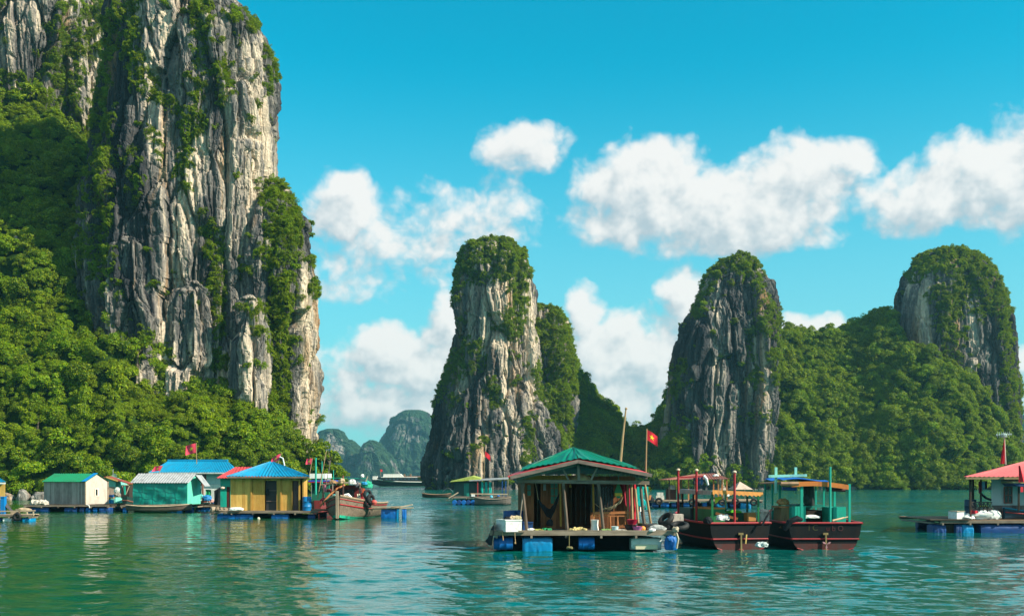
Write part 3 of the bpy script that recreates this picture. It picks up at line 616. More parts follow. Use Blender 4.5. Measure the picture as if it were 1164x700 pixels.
GREENP = paint((.01, .16, .05), .5, .4); TEALP = paint((.005, .36, .26), .5, .35); TEALD = paint((.005, .20, .155), .55, .4); TURQ = paint((.22, .66, .55), .6, .3); ROOFBLUE = paint((.0, .23, .42), .45, .3, 1.2); ROOFRED = paint((.52, .05, .055), .5, .3, 1.2); ROOFGREY = paint((.36, .36, .37), .5, .5, 1.5); ROOFGREEN = paint((.005, .20, .085), .5, .3, 1.2)
TARPG = paint((.0, .155, .085), .38, .3, 3, False); REDC = paint((.50, .012, .03), .8, .2, 3); WHITEC = paint((.80, .78, .74), .8, .2, 3); STEEL = paint((.42, .43, .44), .35, .4, 4, False, .6)
FLAGR = paint((.62, .012, .03), .7, .15, 3); STARY = paint((.85, .62, .03), .7, .1); PINKFLAG = paint((.74, .05, .10), .7, .2, 3)
def corr(mb, A, B, C, D, pitch=.25, amp=.035, nv=6, th=.012):
    """corrugated roof sheet: eave A->B, ridge D->C, ribs running up the slope"""
    A, B, C, D = map(Vector, (A, B, C, D)); n = max(8, min(260, int((B - A).length / pitch * 4))); nr = (B - A).cross(D - A).normalized(); nr = nr if nr.z > 0 else -nr
    L_ = (B - A).length; e = (B - A).normalized()
    def fn(u, v):
        p = (A * (1 - u) + B * u) * (1 - v) + (D * (1 - u) + C * u) * v
        return p + nr * amp * math.sin((p - A).dot(e) / pitch * 2 * math.pi)
    return mb.sheet(fn, n, nv, th)
def drum(mb, c, r=.29, h=.88, axis='z'):
    p = [(r * .93, 0), (r, .02), (r, .27 * h), (r * 1.05, .29 * h), (r * 1.05, .31 * h), (r, .33 * h), (r, .64 * h), (r * 1.05, .66 * h), (r * 1.05, .68 * h), (r, .7 * h), (r, h - .03), (r * .95, h), (r * .85, h - .02)]
    mb.lathe(p, c, 16, axis); mb.sm = True; return mb
def wrapped(mb, x0, x1, y0, y1, z0, z1, seed=0):
    """a float bundled in tarpaulin: a box with creased faces"""
    n = 18
    def sq(u):                               # walk round the cross-section in y-z
        a = u * 2 * math.pi; c, s_ = math.cos(a), math.sin(a); k = 1 / (abs(c) ** 5 + abs(s_) ** 5) ** .2; return c * k, s_ * k
    vs = []; fs = []; m = 24
    P = []
    for i in range(n + 1):
        t = i / n; sc = 1 - .10 * abs(2 * t - 1) ** 8
        for j in range(m):
            cy_, cz_ = sq(j / m); P.append((x0 + (x1 - x0) * t, (y0 + y1) / 2 + cy_ * (y1 - y0) / 2 * sc, (z0 + z1) / 2 + cz_ * (z1 - z0) / 2 * sc))
    P = np.array(P); d = .05 * (1 - np.abs(fbm(P * np.array([5, 2, 2]) + seed, 2, seed + 3))) ** 3; P[:, 1] -= d; P[:, 2] -= d * .4
    for i in range(n):
        for j in range(m): fs.append((i * m + j, i * m + (j + 1) % m, (i + 1) * m + (j + 1) % m, (i + 1) * m + j))
    fs += [tuple(range(m)), tuple(range(n * m, n * m + m))[::-1]]
    mb.add(P, fs); mb.sm = True; return mb
def raft(root, x0, x1, y0, y1, zt, floats, mat=None, over=.0, edge=None):
    """deck boards on bearers with drums and blocks below; floats = (x0, x1, kind)"""
    d = MB(); n = max(2, int((y1 - y0) / .24))
    for i in range(n):
        ya = y0 + (y1 - y0) * i / n; d.box(x0 + random.uniform(-.12, .08), x1 + random.uniform(-.08, .12), ya + .008, ya + (y1 - y0) / n - .008, zt - .05 + random.uniform(-.01, .01), zt + random.uniform(-.008, .008))
    part('deck', d, mat or GREYWOODX, root)
    e = MB(); e.beam((x0 - over, y0 - .06, zt - .13), (x1 + over, y0 - .06, zt - .11), .10, .15); e.beam((x0, y1 + .06, zt - .12), (x1, y1 + .06, zt - .12), .10, .15)
    m_ = max(2, int((x1 - x0) / 1.6))
    for i in range(m_ + 1):
        xx = x0 + .15 + (x1 - x0 - .3) * i / m_; e.beam((xx, y0 - .15, zt - .26), (xx, y1, zt - .26), .10, .12)
    part('bearer', e, edge or GREYWOODX, root)
    for i, (a, b_, k) in enumerate(floats):
        f = MB(); zf = zt - .33
        if k in 'bd': drum(f, (a, y0 + .38, zf - .26), .30, b_ - a, 'x'); mt = BLUEF if k == 'b' else BLUED
        elif k == 'w': wrapped(f, a, b_, y0 + .05, y0 + 1.2, -.25, zf + .06, i); mt = BLUET
        elif k == 't': wrapped(f, a, b_, y0 + .02, y0 + 1.2, -.25, zf + .06, i); mt = BLUED
        elif k == 's': wrapped(f, a, b_, y0 + .05, y0 + 1.0, -.25, zf + .04, i); mt = WHITEF
        part('float', f, mt, root)
        if y1 - y0 > 3:
            f2 = MB(); drum(f2, (a, y1 - .45, zf - .26), .30, b_ - a, 'x'); part('float', f2, BLUED, root)
    if y1 - y0 > 2:                            # bundled floats in the middle, dark under the deck
        k = MB(); wrapped(k, x0 + .6, x1 - .6, (y0 + y1) / 2 - .4, (y0 + y1) / 2 + .4, -.3, zt - .36, 9); part('float', k, BLACKT, root)
def flag(pole0, pole1, w_, h_, label, tilt=.3, mat=None, star=True, flip=1, group=None, pr=.03, root=None, dirn=(1, 0)):
    r_ = thing('flag', label, 'flag', pole0, group)
    pm = MB(); pm.tube([pole0, (Vector(pole0) + Vector(pole1)) / 2, pole1], [pr, pr * .85, pr * .6], 6); part('flag_pole', pm, BAMBOO, r_)
    top = Vector(pole1); dv = (Vector(pole0) - top).normalized(); sd = Vector((dirn[0] * flip, dirn[1], 0)).normalized(); out = Vector((0, -1, 0)) if abs(sd.y) < .7 else Vector((1, 0, 0))
    def fn(u, v): return top + dv * (.06 + v * h_) + sd * u * w_ + Vector((0, 0, -tilt * w_ * u ** 1.3)) + out * (.16 * w_ * math.sin(u * 5.2 + v * 1.5) * u)
    c = MB(); c.sheet(fn, 14, 8, .008); c.sm = True; cl = part('cloth', c, mat or FLAGR, r_)
    if star:
        s_ = MB(); ctr = (.48, .5); pts = []
        for i in range(10):
            a = -math.pi / 2 + i * math.pi / 5; rr = .28 if i % 2 == 0 else .11; u, v = ctr[0] + rr * math.cos(a) * h_ / w_, ctr[1] + rr * math.sin(a); pts.append(fn(u, v) + out * .022)
        cen = fn(*ctr) + out * .022
        s_.add([cen] + pts, [(0, i + 1, (i + 1) % 10 + 1) for i in range(10)]); back = [p - out * .052 for p in [cen] + pts]; s_.add(back, [(0, (i + 1) % 10 + 1, i + 1) for i in range(10)])
        part('star', s_, STARY, cl)
    return r_
def tyre(c, axis, R_=.3, r=.11, label='', group=None):
    t_ = MB(); t_.ring(c, axis, R_, r, 22, 9, 1.0); t_.sm = True; return one('tyre', t_, RUBBER, label, 'tyre', group)
def hull_pts(L_, B, sheer, keel, wf, O, f, r):
    """stations stern->bow; returns point function (t, side, q) with q 0 keel .. 1 gunwale"""
    def P(t, side, q):
        w_ = B / 2 * wf(t); g = sheer(t); k = keel(t)
        prof = [(0, 0), (.62, .10), (.84, .34), (.95, .68), (1.0, 1.0)]
        j = min(int(q * 4), 3); a = q * 4 - j; xx = prof[j][0] * (1 - a) + prof[j + 1][0] * a; zz = prof[j][1] * (1 - a) + prof[j + 1][1] * a
        return O + f * (t * L_) + r * (side * w_ * xx) + Vector((0, 0, k + (g - k) * zz))
    return P
def make_hull(mb, P, n=16, deck=.75):
    q = [0, .25, .5, .75, 1]; vs = []; fs = []; row = []
    for i in range(n + 1):
        t = i / n; row.append([P(t, -1, a) for a in q[::-1]] + [P(t, 1, a) for a in q[1:]])
    m = len(row[0])
    for rw in row: vs += rw
    for i in range(n):
        for j in range(m - 1): fs.append((i * m + j, i * m + j + 1, (i + 1) * m + j + 1, (i + 1) * m + j))
    fs.append(tuple(range(m))); fs.append(tuple(range(n * m, n * m + m))[::-1]); mb.add(vs, fs)
    dk = []
    for i in range(n + 1):
        t = i / n; dk += [P(t, -1, deck), P(t, 1, deck)]
    mb.add(dk, [(2 * i, 2 * i + 1, 2 * i + 3, 2 * i + 2) for i in range(n)]); return mb
def rail_line(mb, P, q, w_=.07, n=16, sides=(-1, 1), off=.02):
    for s_ in sides: mb.tube([P(i / n, s_, q) + (P(i / n, s_, q) - P(i / n, 0, q)).normalized() * off for i in range(n + 1)], w_, 5)
    return mb
def cloth_hang(mb, x0, x1, y, zt, zb, seed=0, amp=.05):
    def fn(u, v):
        ph = seed * 2.3; return (x0 + (x1 - x0) * (u + .04 * math.sin(9 * v + ph)), y + amp * math.sin(u * 11 + ph + v) * (.4 + v), zt + (zb - zt) * v * (1 - .12 * math.sin(u * 4 + ph) ** 2))
    mb.sheet(fn, 12, 8, .012); mb.sm = True; return mb
# ================================================================== MAIN HUT (about 52 m away)
Y0 = 52.0
def x_(px, Y=None): return X(px, Y or Y0)
def z_(py, Y=None): return Z(py, Y or Y0)
ZD = z_(603.5, 52)                                            # deck height
hut = thing('floating_hut', 'open fronted wooden hut with green tarp roof on a floating deck', 'floating house', (x_(660), 54.5, 0))
raft(hut, x_(561), x_(766), 52.0, 58.8, ZD, [(x_(561), x_(583), 'b'), (x_(594), x_(628), 'w'), (x_(658), x_(676), 'b')])
f = MB(); wrapped(f, x_(718.5), x_(753), 52.3, 53.2, .05, ZD - .32, 4); part('float', f, paint((.66, .70, .66), .6, .3, 2), hut, label='white foam block float with a yellowish lower slab')
f = MB(); f.box(x_(723), x_(748), 52.15, 52.29, .12, .34); part('foam_slab', f, paint((.72, .62, .42), .8, .5), hut)
b = MB(); b.beam((x_(557), 51.93, ZD - .07), (x_(769), 51.93, ZD - .07), .12, .24); b.beam((x_(566), 51.86, ZD - .01), (x_(596), 51.84, ZD + .0), .1, .1); part('front_beam', b, PALEX if False else wood((.10, .075, .055), (.38, .29, .215), 'x'), hut)
posts = [((593, 545), (599, 604), 52.35), ((640, 547), (645, 604), 52.3), ((680, 548), (686, 604), 52.3), ((728, 549), (733, 602), 52.4)]
for (a, c, Yp) in posts:
    b = MB(); p0, p1 = W(a[0], a[1], Yp), W(c[0], c[1], Yp); b.tube([p1, p0 * .5 + p1 * .5 + Vector((random.uniform(-.02, .02), 0, 0)), p0], [.08, .072, .07], 8); b.sm = True; part('post', b, wood((.05, .036, .028), (.21, .16, .125)), hut)
b = MB(); b.tube([W(591, 590, 52.2), W(596, 547, 52.45)], .035, 6); part('prop', b, GREYWOOD, hut)
b = MB(); b.tube([W(733, 550, 53.6), W(741, 602, 53.6)], .06, 7); b.tube([W(722, 555, 53.0), W(726, 600, 53.0)], .06, 7); b.tube([W(717.5, 550, 53.0), W(719, 598, 53)], .07, 7); b.tube([W(713.5, 550, 53.1), W(714, 598, 53.1)], .05, 7); part('post', b, BAMBOO, hut, label='cluster of thin bamboo posts at the right side')
b = MB(); b.beam(W(588, 546.5, 52.3), W(738, 548.5, 52.3), .12, .17); part('tie_beam', b, GREYWOODX, hut)
rk = MB(); FL, FA, FR = W(580, 541, 51.7), W(657, 522.5, 51.7), W(741, 538.5, 51.7); PK = W(652, 510, 54.8)
BL = Vector((FL.x, 59.2, FL.z + .1)); BR = Vector((FR.x + .2, 59.2, FR.z + .1))
dn = Vector((0, 0, -.07)); rk.beam(FL + dn, FA + dn, .1, .16); rk.beam(FA + dn, FR + dn, .1, .16); part('rake_board', rk, wood((.09, .07, .06), (.27, .21, .175), 'x'), hut)
t_ = MB(); t_.beam(W(657.5, 524, 52.2), W(658, 546, 52.2), .13); t_.beam(W(640, 533, 52.2), W(646, 545, 52.2), .08); t_.beam(W(679, 531, 52.2), W(672, 545, 52.2), .08); t_.beam(W(586, 544.5, 52.3), W(657, 527.5, 52.3), .1, .14); t_.beam(W(657, 527.5, 52.3), W(736, 543, 52.3), .1, .14); part('truss', t_, GREYWOOD, hut)
r_ = MB()
def quad(mb, a, b, c, d, th=.03, n=10): mb.sheet(lambda u, v: (Vector(a) * (1 - u) + Vector(b) * u) * (1 - v) + (Vector(d) * (1 - u) + Vector(c) * u) * v, n, n, th)
for q in ((FL, FA, PK), (FA, FR, PK), (FR, BR, PK), (BR, BL, PK), (BL, FL, PK)): quad(r_, q[0], q[1], q[2], q[2])
roof = part('roof', r_, ROOFRED, hut)
tp = MB(); ring0 = [FL.lerp(FA, .03), FA, FR, BR, BL]
def tarp_fn(a0, a1, lim):
    n_ = (a1 - a0).cross(PK - a0).normalized(); n_ = n_ if n_.z > 0 else -n_
    def fn(u, v):
        w_ = lim(u); base = a0.lerp(a1, u); p = base.lerp(PK, 1 - (1 - v) * w_)
        pl_ = .045 * math.sin(u * 27 + 4.5 * math.sin(u * 5.3 + 1)) * (v ** .8) * (1 - v) * 2.4 + .02 * math.sin(u * 61 + v * 3) * (1 - v) + .02 * math.sin(v * 9 + u * 5)
        return p + n_ * (.085 + pl_)
    return fn
tp.sheet(tarp_fn(FL, FA, lambda u: .86 + .12 * u + .015 * math.sin(u * 13)), 60, 22, .015); tp.sheet(tarp_fn(FA, FR, lambda u: .985 - .13 * u), 60, 22, .015)
tp.sheet(tarp_fn(FR, BR, lambda u: .8), 50, 18, .015); tp.sheet(tarp_fn(BL, FL, lambda u: .8), 50, 18, .015); tp.sheet(tarp_fn(BR, BL, lambda u: .8), 50, 18, .015); tp.sm = True
part('tarpaulin', tp, TARPG, roof)
c = MB(); quad(c, W(577, 540.5, 51.9), W(582, 539.5, 51.9), W(581.5, 546, 51.85), W(578, 543, 51.85), .01, 4); part('torn_corner', c, ROOFRED, roof)
# walls and openings
YW = 54.6
w_ = MB(); w_.planks((x_(596, YW), YW), (x_(607, YW), YW), ZD, z_(541, YW), .18); w_.planks((x_(614.5, YW), YW), (x_(645, YW), YW), ZD, z_(541, YW), .18); w_.planks((x_(606, YW), YW), (x_(615, YW), YW), z_(549, YW), z_(541, YW), .18)
w_.planks((x_(671, YW), YW), (x_(722, YW), YW), z_(552, YW), z_(541, YW), .2); w_.planks((x_(671, YW), YW), (x_(722, YW), YW), ZD, z_(582, YW), .2); w_.planks((x_(697, YW), YW), (x_(722, YW), YW), z_(582, YW), z_(552, YW), .17)
w_.box(x_(645, YW), x_(671, YW), YW - .02, YW + .05, z_(548, YW), z_(540, YW)); part('front_wall', w_, BROWN, hut)
w_ = MB(); w_.planks((x_(596, YW), YW), (x_(590, YW), 58.5), ZD, z_(541, YW), .2); w_.planks((x_(722, YW), YW), (x_(724, YW), 58.5), ZD, z_(541, YW), .2); w_.planks((x_(590, YW), 58.5), (x_(724, YW), 58.5), ZD, z_(541, YW), .25); part('side_wall', w_, BROWN, hut)
def window(root, x0, x1, z0, z1, Y, fm, gm, nx=1, nz=1, name='window', bar=.035):
    fr = MB(); t2 = .05; fr.box(x0 - t2, x0, Y - .06, Y - .008, z0 - t2, z1 + t2); fr.box(x1, x1 + t2, Y - .06, Y - .008, z0 - t2, z1 + t2); fr.box(x0 + .001, x1 - .001, Y - .06, Y - .008, z1, z1 + t2); fr.box(x0 + .001, x1 - .001, Y - .06, Y - .008, z0 - t2, z0)
    for i in range(1, nx): q = x0 + (x1 - x0) * i / nx; fr.box(q - bar / 2, q + bar / 2, Y - .05, Y - .012, z0, z1)
    for i in range(1, nz): q = z0 + (z1 - z0) * i / nz; fr.box(x0, x1, Y - .052, Y - .014, q - bar / 2, q + bar / 2)
    o = part(name, fr, fm, root); p = MB(); p.box(x0, x1, Y - .03, Y - .006, z0, z1); part('pane', p, gm, o); return o
PGREEN = paint((.012, .16, .10), .3, .4); PDARK = paint((.006, .008, .010), .25, .3)
window(hut, x_(599.3, YW), x_(603.4, YW), z_(563, YW), z_(551, YW), YW, BROWN, PGREEN, 1, 2); window(hut, x_(626, YW), x_(634, YW), z_(572, YW), z_(546, YW), YW, BROWN, PGREEN, 2, 3)
d_ = MB(); d_.planks((x_(616, YW), YW - .05), (x_(623, YW), YW - .05), ZD + .05, z_(547, YW), .14); d_ = part('door', d_, ORANGEW if False else wood((.10, .035, .015), (.26, .11, .045)), hut); p = MB(); p.box(x_(617.6, YW), x_(620.6, YW), YW - .1, YW - .055, z_(557, YW), z_(550, YW)); part('pane', p, paint((.30, .33, .32), .4, .5), d_)
wd = MB(); wd.box(x_(673, YW), x_(697, YW), YW - .07, YW - .03, z_(553, YW), z_(551, YW)); [wd.box(x_(674 + i * 3.2, YW), x_(674.8 + i * 3.2, YW), YW - .06, YW - .04, z_(582, YW), z_(553, YW)) for i in range(8)]; wd = part('window', wd, DARKW, hut, label='dark barred window on the right of the doorway')
p = MB(); p.box(x_(672, YW), x_(697, YW), YW + .01, YW + .03, z_(582, YW), z_(552, YW)); part('pane', p, PDARK, wd)
b = MB(); b.tube([W(636.5, 546, 53.9), W(637.5, 598, 53.9)], .05, 7); part('post', b, YELLOWD, hut, label='ochre post behind the hammock'); b = MB(); b.tube([W(674, 548, 53.9), W(675.5, 596, 53.9)], .05, 7); part('post', b, YELLOWD, hut, label='ochre post left of the bench')
ob = MB(); ob.box(x_(596, YW), x_(645, YW), YW - .05, YW, z_(545, YW), z_(540, YW)); part('lintel', ob, YELLOWD, hut)
# bench in front of the right wall
bench = thing('wooden_bench', 'reddish wooden bench with spindle back at the right of the hut front', 'bench', (x_(698), 53.2, ZD)); b = MB()
b.beam(W(674, 583, 53.1), W(718, 582, 53.1), .08, .12); b.beam(W(674, 586.5, 53.1), W(718, 586, 53.1), .05, .05); part('backrest', b, ORANGEX, bench)
b = MB(); b.box(x_(675, 53.3), x_(718, 53.3), 53.15, 53.65, z_(600.5, 53.3), z_(599, 53.3)); part('seat', b, ORANGEX, bench)
for q in (685, 693.5, 702, 711): b = MB(); b.tube([W(q, 602, 53.1), W(q, 594, 53.1), W(q, 590, 53.1), W(q, 586, 53.1)], [.035, .05, .035, .04], 7); part('spindle', b, ORANGEW, bench)
for q in (675, 717): b = MB(); b.beam(W(q, 603.5, 53.1), W(q, 582, 53.1), .07); part('leg', b, ORANGEW, bench)
# hammocks
def hammock(pts, w_, mat, label, rope):
    h = thing('hammock', label, 'hammock', pts[1]); P_ = [Vector(p) for p in pts]
    def fn(u, v):
        k = u * (len(P_) - 1); i = min(int(k), len(P_) - 2); p = P_[i].lerp(P_[i + 1], k - i); s_ = math.sin(math.pi * u) ** .7
        return p + Vector((0, (v - .5) * w_ * .8 * s_, abs(v - .5) * w_ * .9 * s_ + .02 * math.sin(u * 30 + v * 4)))
    c = MB(); c.sheet(fn, 30, 8, .012); c.sm = True; part('hammock_cloth', c, mat, h)
    for e_ in ((P_[0], rope[0]), (P_[-1], rope[1])): r2 = MB(); r2.tube(e_, .018, 5); part('rope', r2, BAMBOO, h)
hammock([W(612, 568, 53.6), W(616, 578, 53.5), W(622, 587, 53.4), W(626, 589, 53.4), W(630, 582, 53.5), W(634, 570, 53.6), W(636, 562, 53.7)], 1.0, BLACKT, 'dark hammock sagging in front of the left wall', (W(608, 545, 53.8), W(637, 556, 53.8)))
b = MB(); b.blob(W(625, 595, 53.4), (.16, .12, .22), 3, .2); one('hanging_bag', b, BLACKT, 'black bag hanging below the dark hammock', 'bag')
hammock([W(684, 578.5, 53.4), W(692, 579.5, 53.3), W(699, 577, 53.3), W(706, 570, 53.4), W(711, 561, 53.5)], .35, wood((.2, .16, .09), (.42, .35, .22)), 'pale thin hammock curving in front of the barred window', (W(676, 572, 53.8), W(713, 557, 53.2)))
# cloths, lantern, hut clutter
b = MB(); b.sheet(lambda u, v: (x_(704 + 14 * u + (1 - u) * v * 4, 53.4), 53.4 + .07 * math.sin(u * 15), z_(548 + v * (20 + 19 * u), 53.4)), 16, 10, .012); b.sm = True; one('red_curtain', b, paint((.28, .01, .03), .8, .25, 3), 'dark red cloth hung at the right end of the hut wall', 'curtain')
b = MB(); b.sheet(lambda u, v: (x_(719.5 + 3.5 * u, 53.5), 53.5 + .05 * math.sin(u * 9), z_(550 + v * 42, 53.5)), 8, 10, .012); b.sm = True; one('red_drape', b, REDC, 'bright red narrow drape between the ochre posts', 'curtain')
b = MB(); b.sheet(lambda u, v: (x_(727 + 4 * u + v * 4, 53.7), 53.7 + .06 * math.sin(u * 9), z_(574 + v * 24, 53.7)), 8, 10, .012); b.sm = True; one('red_white_cloth', b, REDC, 'red cloth hanging low on the right corner of the hut', 'cloth')
b = MB(); b.sheet(lambda u, v: (x_(726 + 3.5 * u, 53.55), 53.55 + .05 * math.sin(u * 9), z_(573.5 + v * 7.5, 53.55)), 6, 6, .012); b.sm = True; one('white_cloth', b, WHITEC, 'small white cloth over the red one at the right hut corner', 'cloth')
sh = thing('teal_shutter', 'bright turquoise lattice shutter at the right end of the hut', 'shutter', W(731, 566, 54.2)); b = MB()
for q in (725.5, 730.3, 735.5): b.beam(W(q, 553, 54.2), W(q, 579, 54.2), .12, .05)
for q in (554, 561, 570, 578): b.beam(W(725, q, 54.23), W(736, q, 54.23), .05, .10)
part('frame', b, paint((.0, .48, .42), .5, .25), sh)
b = MB(); b.lathe([(.02, 0), (.19, .0), (.21, .02), (.21, .06), (.17, .08), (.02, .06)], W(729, 571, 53.2) , 22, 'y'); b.sm = True; one('turquoise_basin', b, paint((.0, .45, .46), .4, .2), 'round turquoise basin hung on a post at the right of the hut', 'basin')
pp = thing('potted_plant', 'small bright green potted plant on the far right corner of the hut', 'plant', W(737, 568, 55)); b = MB(); b.lathe([(.1, 0), (.15, .2), (.16, .24)], W(737, 568, 55), 12); part('pot', b, ORANGEW, pp); b = MB()
for i in range(70):
    a = random.uniform(0, 6.28); rr = random.uniform(.02, .18); p = W(737, 564 - random.uniform(0, 10), 55) + Vector((rr * math.cos(a), rr * math.sin(a), 0)); d = Vector((math.cos(a), math.sin(a), random.uniform(-.2, .8))) * .11; s_ = d.cross(Vector((0, 0, 1))) * .4; b.add([p, p + d * .5 + s_, p + d, p + d * .5 - s_], [(0, 1, 2, 3)])
part('foliage', b, LEAF, pp)
la = thing('bird_cage', 'small green and yellow cage hanging before the barred window', 'cage', W(703, 563, 53)); cc_ = W(703, 563, 53)
b = MB(); b.prism([W(698.5, 560, 52.9), W(703, 547, 52.9), W(708, 560, 52.9)], (0, .3, 0)); part('cage_roof', b, GREENP, la); b = MB(); b.box(x_(699, 53), x_(707, 53), 52.92, 53.2, z_(563.5, 53), z_(560, 53)); part('cage_tray', b, paint((.55, .36, .03), .6, .3), la); b = MB(); b.lathe([(.14, 0), (.06, -.1)], W(703, 563.6, 53.05), 12); b.tube([W(703, 547, 53.05), W(703, 540, 53.05)], .01, 5); part('cage_base', b, paint((.01, .3, .16), .5, .3), la)
b = MB(); b.lathe([(.52, 0), (.5, .05), (.3, .22), (.1, .30), (.02, .31)], W(661, 545.5, 52.75), 20); b.sm = True; one('straw_hat', b, paint((.32, .27, .12), .9, .4, 5), 'wide pale yellow woven hat hung under the gable', 'hat')
b = MB(); b.tube([W(648, 545, 53), W(648.4, 553, 53)], .02, 5); b.blob(W(648.3, 552.5, 53), (.05, .05, .10), 1, .1); one('hanging_trinket', b, YELLOWD, 'small yellow trinket hanging left of the doorway', 'ornament')
# things on the deck
fb = thing('foam_box', 'big white foam box on the left corner of the hut deck', 'box', (x_(580, 51.9), 52.1, ZD)); a_ = x_(564, 52); b_ = x_(575, 51.6); c_ = x_(593, 52)
b = MB(); zt, zb = z_(591.5, 51.8), z_(604, 51.8); b.prism([(b_, 51.6, zb), (c_, 51.85, zb), (c_ - .3, 52.5, zb), (a_, 52.35, zb)], (0, 0, zt - zb)); part('box_body', b, WHITEF, fb)
b = MB(); b.prism([(b_ - .03, 51.57, zt + .003), (c_ + .03, 51.82, zt + .003), (c_ - .28, 52.53, zt + .003), (a_ - .03, 52.38, zt + .003)], (0, 0, .05)); part('lid', b, WHITEF, fb)
for i, (q, r2, mt, nm, lb) in enumerate(((577, .16, BLACKT, 'bag', 'dark bundle on the left of the foam box lid'), (583, .14, wood((.3, .2, .1), (.6, .45, .3)), 'sack', 'tan lumpy sack on the middle of the foam box lid'), (588, .15, paint((.5, .42, .25), .9, .5, 6), 'sack', 'straw coloured sack on the right of the foam box lid'))):
    b = MB(); b.blob(W(q, 588.5 + (i == 0), 52.05), (r2 * 1.25, r2, r2 * .75), i, .3); one(nm, b, mt, lb, nm)
b = MB(); drum(b, (x_(580, 53.6), 53.6, ZD), .34, .92); one('blue_drum', b, BLUED, 'dark blue drum behind the white foam box', 'drum')
b = MB(); drum(b, (x_(587, 54.2), 54.2, ZD), .34, .92); one('blue_drum', b, BLUED, 'dark blue drum right of another behind the foam box', 'drum')
b = MB(); b.box(x_(594.5), x_(606), 52.75, 53.2, ZD, z_(593.5, 52.7)); b.box(x_(594), x_(606.5), 52.7, 53.25, z_(594.2, 52.7), z_(593, 52.7)); one('blue_crate', b, paint((.005, .06, .22), .5, .3), 'deep blue crate behind the left front post', 'crate')
b = MB(); b.sheet(lambda u, v: (x_(564, 51.9) - .34 * v * (.35 + u) - .08, 51.75 + u * .7, z_(594, 51.9) - v * (1.05 - .1 * u) + .05 * math.sin(v * 9 + u * 5)), 12, 12, .015); b.sm = True; one('black_tarp', b, BLACKT, 'black tarp hanging over the left edge of the hut deck', 'tarp')
def pile(x0, x1, Y, z, cols, n, label, cat='net', hgt=.1, r_=.12, name='net_pile', seed=0, group=None):
    """one loose heap"""
    o = None; b = MB()
    for i in range(n):
        q = (i + .5) / n; b.blob((x0 + (x1 - x0) * q, Y + random.uniform(-.12, .12), z + hgt * .4), ((x1 - x0) / n * .85, r_ * 1.2, hgt * random.uniform(.7, 1.2)), seed + i, .35, 2)
    return one(name, b, cols, label, cat, group)
pile(x_(607), x_(618), 52.25, ZD, paint((.28, .30, .06), .9, .6, 6), 4, 'yellowish green net heap on the left deck edge', hgt=.08, seed=3); pile(x_(617), x_(627), 52.3, ZD, paint((.01, .25, .09), .9, .5, 6), 4, 'bright green net heap on the left deck edge', hgt=.12, seed=9)
pile(x_(648), x_(667), 52.4, ZD, paint((.55, .45, .18), .9, .5, 6), 5, 'pale yellow net heap before the dark doorway', hgt=.12, seed=14); b = MB(); b.blob((x_(604), 52.2, ZD + .05), (.18, .12, .1), 5, .3); one('plastic_bag', b, WHITEC, 'white plastic bag beside the left post foot', 'bag')
b = MB(); b.lathe([(.15, 0), (.20, .02), (.165, .25), (.185, .50), (.20, .52), (.17, .50), (.14, .1)], (x_(676, 52.6), 52.6, ZD), 16); b.sm = True; one('white_bucket', b, WHITEC, 'tall white bucket at the left end of the bench', 'bucket')
b = MB(); b.lathe([(.10, 0), (.15, .0), (.17, .2), (.18, .22), (.15, .2)], (x_(699, 52.3), 52.3, ZD), 14); b.sm = True; one('small_tub', b, paint((.55, .72, .74), .5, .2), 'small white tub with blue foot on the front deck edge', 'tub')
b = MB(); b.blob((x_(690), 52.2, ZD + .04), (.26, .1, .07), 8, .3); one('rag', b, paint((.2, .34, .1), .9, .5, 6), 'green rag lying on the deck before the bench', 'rag'); b = MB(); b.blob((x_(706), 52.15, ZD + .03), (.3, .1, .06), 12, .3); one('rag', b, paint((.5, .45, .38), .9, .5, 6), 'grey rag lying at the deck edge right of the white tub', 'rag')
def basin(c, r_, h_, mat, label, nm='basin'): b = MB(); b.lathe([(r_ * .6, 0), (r_ * .7, .0), (r_, h_), (r_ * 1.06, h_ + .02), (r_ * .96, h_), (r_ * .6, .03)], c, 18); b.sm = True; return one(nm, b, mat, label, nm)
basin((x_(718), 52.4, ZD), .30, .26, paint((.02, .015, .02), .5, .3), 'black basin on the right of the hut deck', 'basin'); basin((x_(720), 52.55, ZD + .30), .28, .22, paint((.40, .01, .04), .4, .3), 'dark red basin stacked on the black basin', 'basin'); basin((x_(725.5), 52.15, ZD), .26, .2, paint((.62, .16, .42), .4, .3), 'pink basin at the front right deck edge', 'basin')
b = MB(); b.blob((x_(730.5, 52.1), 52.1, ZD + .1), (.14, .12, .14), 3, .15); one('orange_bag', b, paint((.75, .28, .04), .6, .2), 'orange bag beside the pink basin', 'bag'); b = MB(); b.lathe([(.24, 0), (.30, .1), (.34, .32), (.36, .34), (.32, .32), (.25, .06)], (x_(739, 52.5), 52.5, ZD), 20); b.sm = True; one('steel_pot', b, paint((.12, .13, .14), .35, .5, 3, False, .6), 'large dark metal pot on the right deck end', 'pot')
b = MB(); b.lathe([(.22, 0), (.25, .02), (.25, .34), (.22, .36)], (x_(731, 53), 53, ZD), 16); one('green_stool', b, paint((.05, .09, .035), .6, .4), 'dark green round stool at the right hut corner', 'stool')
b = MB(); b.blob((x_(748), 52.2, ZD + .09), (.42, .2, .18), 21, .3); one('grey_sack', b, paint((.36, .37, .36), .8, .4), 'grey sack at the right end of the hut deck', 'sack')
b = MB(); b.blob((x_(741), 51.9, ZD + .05), (.16, .12, .1), 22, .3); one('white_rag', b, WHITEC, 'small white rag on the right deck tip', 'rag')
